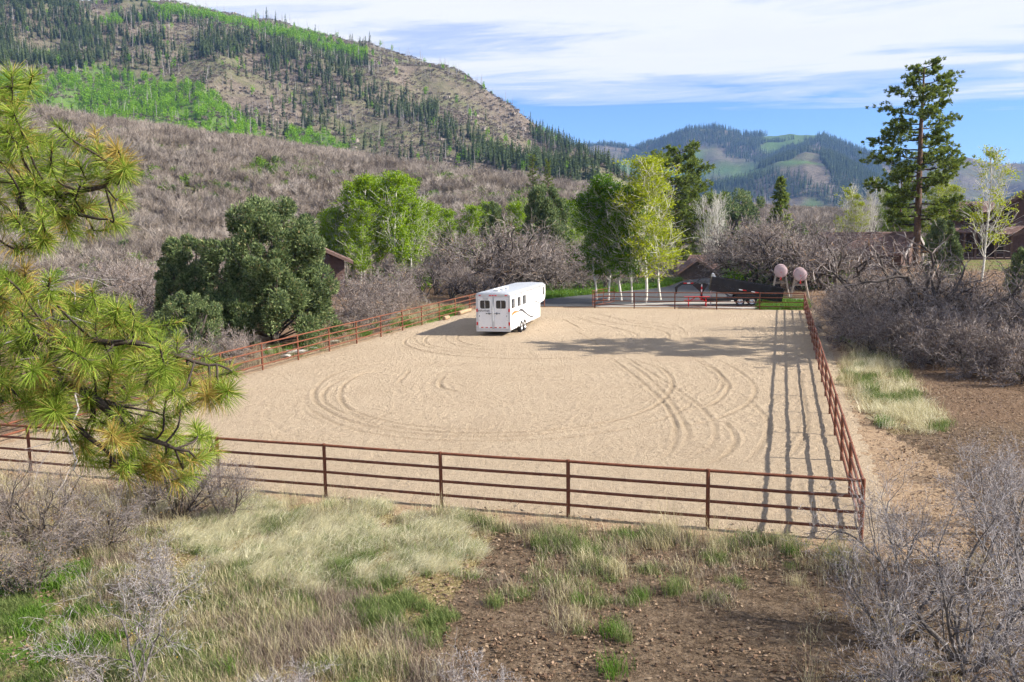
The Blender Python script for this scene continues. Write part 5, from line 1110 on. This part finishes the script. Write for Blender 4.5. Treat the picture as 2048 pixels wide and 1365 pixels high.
# ------------------------------------------------------------------ near pine whose boughs enter from the left
def near_pine():
    g = np.random.RandomState(8); t = thing('ponderosa_pine', 'near ponderosa pine whose long-needled boughs fill the left edge', 'tree')
    tx, ty = -7.2, 6.6; t.location = (tx, ty, 0); base = np.array([tx, ty, 0])
    part('trunk', MB().tube([(0, 0, -.3), (.05, 0, 4), (0, .05, 8), (-.1, 0, 15)], [.34, .30, .24, .08], 14), m_bark, t, True)
    def W3(L): return [at(a, b, d)-base for a, b, d in L]
    limbs = [([(-30, 640, 6.9), (40, 672, 6.8), (75, 705, 6.7), (110, 745, 6.6), (165, 780, 6.5), (235, 805, 6.4)], .075, 5.4), ([(60, 690, 6.75), (120, 672, 6.6), (200, 690, 6.4), (300, 700, 6.3), (400, 735, 6.2), (440, 742, 6.2)], .035, None),
             ([(165, 780, 6.5), (230, 840, 6.3), (300, 885, 6.2), (390, 915, 6.1)], .035, None), ([(110, 745, 6.6), (160, 850, 6.4), (215, 905, 6.3), (240, 930, 6.3)], .03, None),
             ([(-30, 372, 7.2), (40, 388, 7.0), (100, 405, 6.9), (150, 395, 6.8), (185, 385, 6.8), (212, 335, 6.8)], .05, 6.9), ([(100, 405, 6.9), (150, 430, 6.8), (215, 440, 6.7)], .022, None), ([(40, 388, 7.0), (60, 440, 6.9), (110, 470, 6.8)], .02, None),
             ([(-30, 225, 7.6), (10, 215, 7.5), (35, 190, 7.4)], .04, 8.2), ([(-30, 800, 6.6), (20, 790, 6.5), (60, 820, 6.4), (90, 838, 6.4)], .045, 4.6), ([(-30, 560, 7.3), (20, 560, 7.2), (70, 590, 7.0), (150, 600, 6.9), (230, 640, 6.7)], .04, 6.1),
             ([(0, 640, 6.9), (35, 655, 6.85), (45, 700, 6.8), (60, 760, 6.7), (110, 800, 6.6)], .016, None)]
    sk = []
    for pts, r_, za in limbs:
        P = W3(pts)
        if za is not None: P = [np.array([0, 0, za]), (np.array([0, 0, za])+P[0])/2+[0, 0, .12]]+P
        P = smooth_line(P, .06); P = P+np.cumsum(g.normal(0, .006, P.shape), 0); n = len(P)
        part('limb', MB().tube(P, np.linspace(r_*1.0, r_*.25, n)*(1+.25*(g.rand(n)-.5)), 8), m_barkd, t, True); sk.append(P[int(n*.35):])
    SK = np.vstack(sk)
    UP = [(-20, 140), (60, 150), (70, 190), (40, 235), (55, 300), (110, 265), (160, 258), (240, 300), (250, 350), (245, 400), (225, 470), (160, 455), (90, 490), (30, 505), (-20, 480)]
    LO = [(-20, 540), (30, 540), (100, 570), (190, 590), (240, 618), (350, 645), (345, 690), (400, 700), (460, 745), (450, 800), (390, 815), (420, 850), (430, 905), (370, 955), (290, 935), (190, 930), (150, 880), (185, 820), (130, 800), (110, 850), (40, 800), (-20, 830)]
    ct = []
    for poly, ms, dd, ntry in ((UP, 32, (6.4, 7.5), 2200), (LO, 29, (5.8, 7.3), 6000)):
        loc = []
        for _ in range(ntry):
            a, b = g.uniform(-20, 470), g.uniform(130, 960)
            if not inpoly(np.array([a]), np.array([b]), poly)[0] or any((a-q[0])**2+(b-q[1])**2 < ms**2 for q in loc): continue
            loc.append((a, b)); ct.append((a, b, g.uniform(*dd)))
    needles = MB(); tan = MB(); tw = []; candles = []
    for a, b, d in ct:
        c = at(a, b, d)-base; j = np.argmin(((SK-c)**2).sum(1)); s = SK[j]; dr = norm(norm(c-s)+np.array([.1, -.15, .5])+g.normal(0, .3, 3))
        tw.append([s, s*.5+c*.5+np.array([0, 0, -.05])+g.normal(0, .03, 3), c-dr*.06, c+dr*.05])
        ts = g.uniform(.62, 1.1); n = int(g.randint(230, 330)*ts); L = g.uniform(.14, .175)*ts
        tt = g.uniform(-.16, .07, n)[:, None]; u = g.normal(0, 1, (n, 3)); u -= (u@dr)[:, None]*dr; u /= np.linalg.norm(u, axis=1)[:, None]
        el = np.clip(.55+tt*4.5+g.normal(0, .22, (n, 1)), -.25, 1.35); nd = u*np.cos(el)+dr*np.sin(el); P0_ = c+dr*tt; ll = L*g.uniform(.75, 1.1, (n, 1)); wv = np.cross(nd, g.normal(0, 1, (n, 3))); wv /= np.linalg.norm(wv, axis=1)[:, None]+1e-9; wv *= .0017
        mid_ = P0_+nd*ll*.55+np.array([0, 0, -.006]); tip = P0_+nd*ll+np.array([0, 0, -.022])*g.uniform(.3, 1.4, (n, 1))
        V = np.stack([P0_-wv, P0_+wv, mid_+wv, mid_-wv, tip], 1).reshape(-1, 3); k5 = np.arange(n)[:, None]*5
        old = (tt[:, 0] < -.09) & (g.rand(n) < .55) if g.rand() < .55 else np.zeros(n, bool)
        if g.rand() < .08: old = g.rand(n) < .9
        for mbx, mk in ((needles, ~old), (tan, old)):
            idx = np.where(mk)[0]
            if len(idx) == 0: continue
            Vs = V.reshape(n, 5, 3)[idx].reshape(-1, 3); kk = np.arange(len(idx))[:, None]*5
            mbx.add(Vs, np.vstack([kk+np.array([[0, 1, 2, 3]]), np.concatenate([kk+3, kk+2, kk+4, kk+4], 1)]))
        if g.rand() < .5: candles.append((c+dr*.04, c+dr*.085))
    o = part('needles', needles, m_pinen, t); o['kind'] = 'stuff'; o = part('old_needles', tan, m_pinet, t); o['kind'] = 'stuff'
    mb = MB()
    for L in tw: mb.tube(smooth_line(L, .05), .0075, 5, False)
    part('twigs', mb, m_barkd, t, True)['kind'] = 'stuff'
    mb = MB()
    for a, b in candles: mb.tube([a, b], [.008, .004], 5)
    part('candle_buds', mb, m_pinet, t)['kind'] = 'stuff'
    # bare dead twigs hanging in the crown
    S_ = []
    for a, b, d in [(0, 690, 6.7), (40, 720, 6.6), (100, 760, 6.5), (150, 790, 6.4), (30, 600, 6.9), (130, 700, 6.5)]:
        grow(S_, at(a, b, d)-base, norm(g.normal(0, 1, 3)+[.8, 0, -.2]), .6, .007, 0, g, dict(n=(6, 4), wig=(.3, .3), up=(-.05, 0), st=(1,), kids=(1.,), ang=((.5, 1.),), len=((.4, .7),), rr=(.6,), tap=.7))
    part('dead_twigs', segs_mesh(MB(), [s[:4] for s in S_], 4), m_nearw, t)['kind'] = 'stuff'
near_pine()

# ------------------------------------------------------------------ near leafless bushes
TANGLE = dict(NEAR, kids=(1.45, 1.45, 1.2))
def near_bush(name, label, px, py, H_, stems, seed, spread=.5, r0=.045, lean=None, mt=m_neart, mw=m_nearw, buds=True, group=None, Q=NEAR):
    p = gpt(px, py); tr, tw, S_ = bare_template(seed, H_, stems, Q, spread, r0*1.1, 3, .0022, 1, lean, .18)
    t = thing(name, label, 'bush', (p[0], p[1], 0), 0, group)
    part('stems', tr, mt, t, True); o = part('twigs', tw, mw, t); o['kind'] = 'stuff'
    if buds:
        g = np.random.RandomState(seed); E_ = np.array([s[1] for s in S_ if s[4] >= len(Q['n'])-2]); E_ = E_[g.rand(len(E_)) < .055]
        if len(E_): part('buds', MB().add(*leaf_quads(E_, .013, g)), m_bud, t)['kind'] = 'stuff'
near_bush('bare_oak_bush', 'big pale grey leafless oak bush filling the lower right corner', 1935, 1330, 3.2, 7, 3, .75, .05)
near_bush('bare_oak_bush', 'leafless oak bush at the right edge, above the corner bush', 2060, 1190, 3.3, 6, 5, .6, .05)
near_bush('bare_oak_bush', 'leafless oak bush along the bottom edge at right', 1830, 1440, 2.0, 7, 7, .85, .04)
near_bush('bare_oak_bush', 'thin leafless bush beside the near right fence corner', 1800, 1150, 2.2, 4, 9, .7, .03, (-.1, .1, 0))
near_bush('bare_oak_bush', 'leafless bush under the right edge, bottom corner', 2080, 1430, 2.4, 7, 19, .7, .045)
near_bush('bare_oak_bush', 'leafless bush leaning against the near fence below the pine bough', 350, 1040, 2.3, 7, 11, .75, .036, (.28, .05, 0), m_oakt, m_midw, Q=TANGLE)
near_bush('bare_oak_bush', 'dark leafless bush at the left edge below the near fence', 70, 1085, 2.3, 6, 13, .7, .04, None, m_oakt, m_oakw, Q=TANGLE)
near_bush('bare_oak_bush', 'dense twiggy bush in the middle of the left lower thicket', 215, 1090, 1.7, 9, 15, .9, .03, None, m_oakt, m_midw, Q=TANGLE)
near_bush('bare_oak_bush', 'pale bleached leafless bush in the bottom left corner', 250, 1400, 2.0, 4, 17, .6, .03, (-.05, 0, 0))
near_bush('bare_oak_bush', 'pale thin bush left of centre in the lower thicket', 330, 1210, 1.5, 6, 21, .7, .026, (.1, 0, 0))
near_bush('bare_oak_bush', 'leafless bush in front of the fence corner post, left of the big corner bush', 1790, 1270, 2.0, 6, 31, .8, .03, (-.15, 0, 0))
near_bush('bare_oak_bush', 'slender pale bush at the right edge beyond the fence corner', 1990, 1060, 2.2, 5, 33, .55, .03)
near_bush('bare_oak_bush', 'low tangled bush at the left edge, middle of the lower thicket', 60, 1190, 1.5, 8, 35, .95, .026, None, m_oakt, m_oakw, Q=TANGLE)
near_bush('bare_oak_bush', 'tangled grey bush below the hanging pine bough', 300, 1010, 1.9, 7, 37, .85, .03, (.1, 0, 0), m_oakt, m_oakw, Q=TANGLE)
near_bush('bare_oak_bush', 'bush of dark stems right below the pine bough, touching the fence', 455, 1035, 1.8, 5, 39, .7, .03, (.3, .1, 0), m_oakt, m_oakw, Q=TANGLE)
near_bush('bare_twigs', 'pale bare twigs sprouting from the soil at the bottom centre', 960, 1420, .95, 5, 23, .8, .012, None, m_nearw, m_nearw, False)
near_bush('bare_twigs', 'pale bare twigs sprouting at the bottom, left of centre', 560, 1440, .9, 6, 25, .9, .012, None, m_nearw, m_nearw, False)
near_bush('bare_twigs', 'small grey twigs between the corner bush and the right edge', 1960, 960, 1.6, 3, 27, .5, .02)

# ------------------------------------------------------------------ grasses
def tuft_tpl(seed, n, L, spread, w, mat, name, bend=.5, lean=(0, 0)):
    g_ = np.random.RandomState(seed); a = g_.uniform(0, 6.28, n); b = g_.normal(0, spread*.25, (n, 2)); out = np.stack([np.cos(a), np.sin(a)], -1)
    ll = L*g_.uniform(.45, 1.1, n); tl = np.abs(g_.normal(.35, .25, n)); d0 = np.concatenate([out*tl[:, None]*.6+np.array(lean)*.4, np.ones((n, 1))], 1); d0 /= np.linalg.norm(d0, axis=1)[:, None]
    d1 = np.concatenate([out*(tl[:, None]+bend)+np.array(lean), np.full((n, 1), .75)], 1); d1 /= np.linalg.norm(d1, axis=1)[:, None]
    p0 = np.concatenate([b, np.zeros((n, 1))-.01], 1); p1 = p0+d0*ll[:, None]*.5; p2 = p1+d1*ll[:, None]*.5; s = np.stack([-out[:, 1], out[:, 0], 0*a], -1)*w
    V = np.stack([p0-s, p0+s, p1+s*.8, p1-s*.8, p2], 1).reshape(-1, 3); k = np.arange(n)[:, None]*5
    return MB().add(V, np.vstack([k+np.array([[0, 1, 2, 3]]), np.concatenate([k+3, k+2, k+4, k+4], 1)])).mesh(name, mat)
TD = [tuft_tpl(s, 60, .40, .45, .0030, m_gpale, 'dry_tuft', .9, (1.9, -.7)) for s in (1, 2, 3)]; TG = [tuft_tpl(s, 60, .26, .35, .0036, m_ggrn, 'green_tuft', .5) for s in (4, 5)]; TB = [tuft_tpl(s, 70, .22, .4, .004, m_gbrt, 'lush_tuft', .5) for s in (6, 7)]
TW = [tuft_tpl(s, 45, .30, .5, .0028, m_ggry, 'weed_tuft', .4) for s in (8, 9)]; TS = [tuft_tpl(10, 14, .75, .3, .0022, m_gdry, 'stalk_tuft', .15)]; TU = [tuft_tpl(s, 40, .30, .5, .0034, m_gdry, 'straw_tuft', .5) for s in (31, 32)]
ALLT = TD+TG+TB+TW+TS+TU                                     # 0-2 dry, 3-4 green, 5-6 lush, 7-8 weeds, 9 stalks, 10-11 straw
g = np.random.RandomState(99)
n = 170000; X = g.uniform(-16, 16, n); Y = g.uniform(8.5, 30, n); PX, PY, PW = px_of(X, Y, X*0)
q = np.stack([X, Y], -1)-UV_O; ug = q@UV_U; vg = q@UV_V
nz3 = vnoise(X/.30+7, Y/.30)*.65+.35*vnoise(X/.9, Y/.9+3)
fr = (vg < -.55) & (PX > -80) & (PX < 2130) & (PY < 1420)
nz = fbm(X/1.1, Y/1.1, 3); nz2 = fbm(X/.5+40, Y/.5, 2); idx = np.full(n, -1)
pale = inpoly(PX+260*(nz-.5), PY+200*(nz2-.5), PALE); rr_ = g.rand(n)
left = (inpoly(PX+300*(nz-.5), PY+120*(nz2-.5), [(-100, 1090), (420, 1060), (560, 1140), (880, 1160), (850, 1260), (780, 1450), (-100, 1450)]))
idx = np.where(pale & (rr_ < .62), np.where(nz+.7*(g.rand(n)-.5) > .40, g.randint(0, 3, n), g.choice([3, 4, 3, 4, 10, 7], n)), idx)
lm = left & ~pale
lush = lm & inpoly(PX+240*(nz-.5), PY+160*(nz2-.5), [(-100, 1110), (120, 1130), (170, 1230), (330, 1290), (300, 1360), (-100, 1420)])
idx = np.where(lush & (rr_ < .75), np.where(nz2 > .50, g.randint(5, 7, n), np.where(nz > .45, g.randint(3, 5, n), g.choice([7, 8, 10, 11], n))), idx)
lm &= ~lush; dkw = inpoly(PX+260*(nz-.5), PY+160*(nz2-.5), [(640, 1150), (880, 1150), (930, 1230), (850, 1330), (620, 1270)])
idx = np.where(lm & (rr_ < .62), np.where(nz+.5*(g.rand(n)-.5) > .60, g.randint(3, 5, n), np.where(nz > .40, np.where(g.rand(n) < .6, g.randint(10, 12, n), g.randint(7, 9, n)), np.where(g.rand(n) < .10, 9, g.randint(7, 9, n)))), idx)
idx = np.where(lm & dkw & (idx >= 0), np.where(nz2 > .55, g.randint(3, 5, n), g.randint(7, 9, n)), idx)
strip = (vg < -.5) & (vg > -2.0) & (PX > 560) & (PX < 1700); idx = np.where(strip & (idx < 0) & (rr_ < .10+.5*(nz > .55)), np.where(nz2+.5*(g.rand(n)-.5) > .62, g.randint(3, 5, n), np.where(g.rand(n) < .12, 9, g.randint(7, 12, n))), idx)
mix = inpoly(PX+240*(nz-.5), PY+140*(nz2-.5), [(1080, 1100), (1250, 1080), (1420, 1120), (1500, 1180), (1330, 1230), (1150, 1230), (1080, 1170)]); idx = np.where(mix & (idx < 0) & (rr_ < .34) & (nz > .44), np.where(nz2+.5*(g.rand(n)-.5) > .58, g.randint(3, 5, n), g.choice([7, 8, 10, 11, 3], n)), idx)
leftlit = inpoly(PX, PY, [(-100, 950), (560, 980), (600, 1020), (420, 1060), (-100, 1110)]); idx = np.where(leftlit & fr & (idx < 0) & (rr_ < .22), g.randint(7, 12, n), idx)
idx = np.where(fr & (idx < 0) & (PX > 1600) & (rr_ < .04), g.randint(7, 12, n), idx)
keep = fr & (idx >= 0) & (nz3+.25*(g.rand(n)-.5) > np.where(pale, .36, .47)); X, Y, idx, nz3 = X[keep], Y[keep], idx[keep], nz3[keep]; n = len(X)
rz = rots(n, g, .10); rz[:, 2] = np.where(idx < 3, g.normal(.15, .85, n), rz[:, 2])
stuff('meadow_grass', 'pale dry and green grasses covering the foreground below the near fence', ALLT, np.stack([X, Y, X*0-.02], -1), rz, g.uniform(.55, 1.15, n)*(.35+1.25*nz3), idx); print('grass', n)
# grass beyond the right fence, on the far lawn and around
n = 60000; X = g.uniform(-14, 45, n); Y = g.uniform(20, 112, n); z = terrain(X, Y); PX, PY, PW = px_of(X, Y, z); q = np.stack([X, Y], -1)-UV_O; ug = q@UV_U; vg = q@UV_V; nz = fbm(X/1.6, Y/1.6, 3); rr_ = g.rand(n); idx = np.full(n, -1)
rp = inpoly(PX+30*(nz-.5), PY, [(1680, 725), (1760, 700), (1810, 740), (1850, 800), (1900, 850), (1880, 870), (1780, 860), (1730, 830), (1695, 790)]) & (Y < 50); idx = np.where(rp & (rr_ < .95), np.where(nz > .5, g.randint(3, 5, n), g.choice([0, 1, 2, 9, 10, 11], n)), idx)
rp2 = inpoly(PX, PY, [(1660, 660), (1700, 680), (1900, 700), (2100, 720), (2100, 760), (1900, 730), (1700, 712)]) & (Y < 50); idx = np.where(rp2 & (rr_ < .5), np.where(nz > .5, g.randint(3, 7, n), g.randint(7, 12, n)), idx)
lw = (inpoly(PX, PY, [(1060, 572), (1360, 556), (1362, 562), (1330, 573), (1190, 588), (1060, 602)]) | inpoly(PX, PY, [(1522, 600), (1612, 604), (1612, 619), (1520, 619)]) | inpoly(PX, PY, [(1440, 545), (1560, 540), (1660, 545), (1660, 575), (1610, 580), (1560, 556), (1440, 560)])); idx = np.where(lw & (rr_ < .85), g.randint(5, 7, n), idx)
lf = (ug > 26.4) & (ug < 30) & (vg > 2) & (vg < 50); idx = np.where(lf & (rr_ < .25), np.where(nz > .5, g.randint(5, 7, n), g.randint(7, 12, n)), idx)
keep = (idx >= 0) & ~((ug > -.4) & (ug < 26.2) & (vg > -.5) & (vg < 51.4)); X, Y, z, idx = X[keep], Y[keep], z[keep], idx[keep]; n = len(X)
stuff('lawn_and_verge_grass', 'green lawn and rough grass around the arena', ALLT, np.stack([X, Y, z-.02], -1), rots(n, g, .1), g.uniform(1.0, 1.9, n)*np.where(Y > 60, 1.5, 1.), idx)
# single bunch grasses one can tell apart on the bare soil
BIG = [(tuft_tpl(61, 170, .42, .34, .003, m_ggrn, 'blades', .7), 'grey-green'), (tuft_tpl(62, 150, .34, .4, .0034, m_gbrt, 'blades', .55), 'bright green'), (tuft_tpl(63, 150, .45, .45, .0028, m_gdry, 'blades', .7), 'straw-coloured'), (tuft_tpl(64, 150, .30, .5, .0028, m_ggry, 'blades', .5), 'grey-brown')]
for px, py, k, s, wh in [(992, 1212, 0, 1.1, 'alone at left on the bare soil'), (1002, 1170, 3, 1.2, 'just behind the lone tuft at left on the soil'), (1160, 1208, 1, .9, 'at the lower left end of the mixed patch'), (1348, 1185, 0, 1.25, 'at the right end of the mixed patch'), (1282, 1198, 1, .8, 'with yellowish tips in the middle of the mixed patch'),
                         (1222, 1268, 1, 1.1, 'in the middle of the bare soil'), (1245, 1280, 0, .9, 'joined to the one in the middle of the bare soil'), (1225, 1345, 1, 1.3, 'at the bottom edge of the photo'), (1580, 1108, 1, 1.1, 'below the near right fence span'), (1660, 1118, 1, .9, 'left of the fence corner post'), (1265, 1082, 1, 1.1, 'under the fence near its second post'), (1140, 1088, 0, 1.3, 'right below the middle fence post'), (1080, 1092, 0, 1.2, 'left of the middle fence post'), (660, 1022, 1, 1.1, 'at the foot of the post beside the pine bough'),
                         (1460, 1148, 3, 1.3, 'right of the mixed patch'), (1590, 1170, 2, .8, 'lying flat on the soil below the fence corner'), (1420, 1195, 0, .55, 'small one right of the mixed patch'), (1170, 1130, 2, 1.2, 'in the upper left of the mixed patch'), (1235, 1150, 2, 1.3, 'in the centre of the mixed patch'), (315, 1200, 1, 1.3, 'inside the left lower thicket'), (455, 1345, 1, 1.2, 'at the bottom edge, left'), (1690, 770, 2, 2.2, 'first beyond the right fence'), (1745, 790, 0, 2.2, 'second beyond the right fence'), (1770, 850, 1, 1.6, 'nearest beyond the right fence')]:
    p = gpt(px, py); o = link('grass_clump', BIG[k][0]); o.location = (p[0], p[1], -.02); o.scale = (s,)*3; o.rotation_euler = (0, 0, rng.uniform(0, 6.28)); tag(o, f'{BIG[k][1]} bunch grass clump {wh}', 'grass', 'bunch grass clumps')
# fallen oak leaves and twigs on the soil
def leaf_tpl():
    g_ = np.random.RandomState(4); n_ = 26; C_ = np.concatenate([g_.normal(0, .5, (n_, 2)), g_.uniform(.012, .03, (n_, 1))], 1); a = g_.uniform(0, 6.28, n_); s = g_.uniform(.015, .04, (n_, 1)); u_ = np.stack([np.cos(a), np.sin(a), g_.normal(0, .25, n_)], -1)*s; v_ = np.stack([-np.sin(a), np.cos(a), g_.normal(0, .25, n_)], -1)*s*.6
    return MB().add(np.stack([C_-u_, C_+v_, C_+u_, C_-v_], 1).reshape(-1, 3), np.arange(4*n_).reshape(-1, 4)).mesh('fallen_leaves', m_litter)
def clod_tpl():
    g_ = np.random.RandomState(6); mb = MB()
    for k in range(16):
        s_ = g_.uniform(.008, .030); mb.box((g_.normal(0, .4), g_.normal(0, .4), s_*.2), (s_*1.4, s_, s_*.9), g_.uniform(0, 3), g_.normal(0, .4), g_.normal(0, .4))
    return mb.mesh('soil_clods', m_clod)
m_clod = mat_isl('soil_clod', [(0, (.06, .036, .024)), (.6, (.17, .11, .072)), (1, (.30, .21, .145))], 0, 1)
n = 9000; X = g.uniform(-15, 24, n); Y = g.uniform(9, 46, n); q = np.stack([X, Y], -1)-UV_O; ug = q@UV_U; vg = q@UV_V; PX, PY, PW = px_of(X, Y, X*0)
keep = ((vg < -.7) | (ug < -1.4)) & (PX > -60) & (PX < 2110); X, Y, PX, PY = X[keep], Y[keep], PX[keep], PY[keep]; n = len(X)
stuff('soil_litter', 'fallen oak leaves and soil clods strewn over the bare ground', [leaf_tpl(), clod_tpl()], np.stack([X, Y, X*0], -1), rots(n, g, .02), g.uniform(.7, 1.5, n), np.where(inpoly(PX, PY, SOILP), (g.rand(n) > .3)*1, (g.rand(n) > .8)*1))
# rocks and logs by the left fence
def rock(label, px, py, size, seed, mat=m_rock, name='rock'):
    g_ = np.random.RandomState(seed); p = gpt(px, py); import bmesh
    bm = bmesh.new(); bmesh.ops.create_icosphere(bm, subdivisions=2, radius=.5)
    for v in bm.verts:
        k = 1+.35*(vnoise(v.co.x*2.3+seed, v.co.y*2.3+v.co.z*3)-.5)*2; v.co = Vector((v.co.x*k*size[0], v.co.y*k*size[1], max(-.3, v.co.z*k)*size[2]))
    me = D.meshes.new(name); bm.to_mesh(me); bm.free(); me.materials.append(mat); o = link(name, me); o.location = (p[0], p[1], size[2]*.15); o.rotation_euler = (0, 0, g_.uniform(-.5, .5)); tag(o, label, 'rock')
rock('largest pale flat rock under the left fence', 596, 706, (1.35, .6, .35), 1); rock('pale flat rock left of the largest one under the fence', 574, 714, (.7, .5, .25), 2); rock('pale rock beyond the left fence, farther along', 664, 684, (.8, .4, .2), 3); rock('small pale rock just outside the left fence', 538, 700, (.45, .35, .25), 4); rock('pale flat rock between the two fence posts right of the largest rock', 628, 697, (.6, .3, .14), 5); rock('pale stone on the soil right of the arena fence', 1965, 712, (.5, .35, .3), 6)
for a, b, da, db, lab in ((888, 641.5, 9, -2.5, 'short'), (918, 631, 22, -7, 'long')):
    p0 = gpt(a, b); p1 = gpt(a+da, b+db); dv_ = (p1-p0)[:2]; t = thing('log', f'cut log lying by the left fence near the trailer, the {lab} one', 'log', (*p0[:2], .02))
    part('bark', MB().tube([(0, 0, .13), (*(dv_/2), .15), (*dv_, .13)], [.15, .16, .14], 10), m_log, t, True)
# ------------------------------------------------------------------ the air
mt, t_, b_, o_ = newmat('haze_air'); t_.nodes.remove(b_)
pv = N(t_, 'ShaderNodeVolumePrincipled'); pv.inputs['Color'].default_value = (.26, .48, 1, 1); pv.inputs['Density'].default_value = .000095; pv.inputs['Anisotropy'].default_value = .1; lk(t_, pv.outputs[0], o_.inputs['Volume'])
zmx = max(max(v[2] for v in ob.bound_box) for ob in (D.objects['hill'], D.objects['mountain'])); print('highest ground', zmx)
hz_ = part('haze', MB().box((0, 0, (zmx+32-16)/2), (9400, 9400, zmx+32+16)), mt); hz_['kind'] = 'stuff'; hz_['label'] = 'thin blue air over the valley'
print('tris', sum(len(ob.data.polygons)*2 for ob in D.objects if ob.type == 'MESH'), 'unique', sum(len(me.polygons)*2 for me in D.meshes))
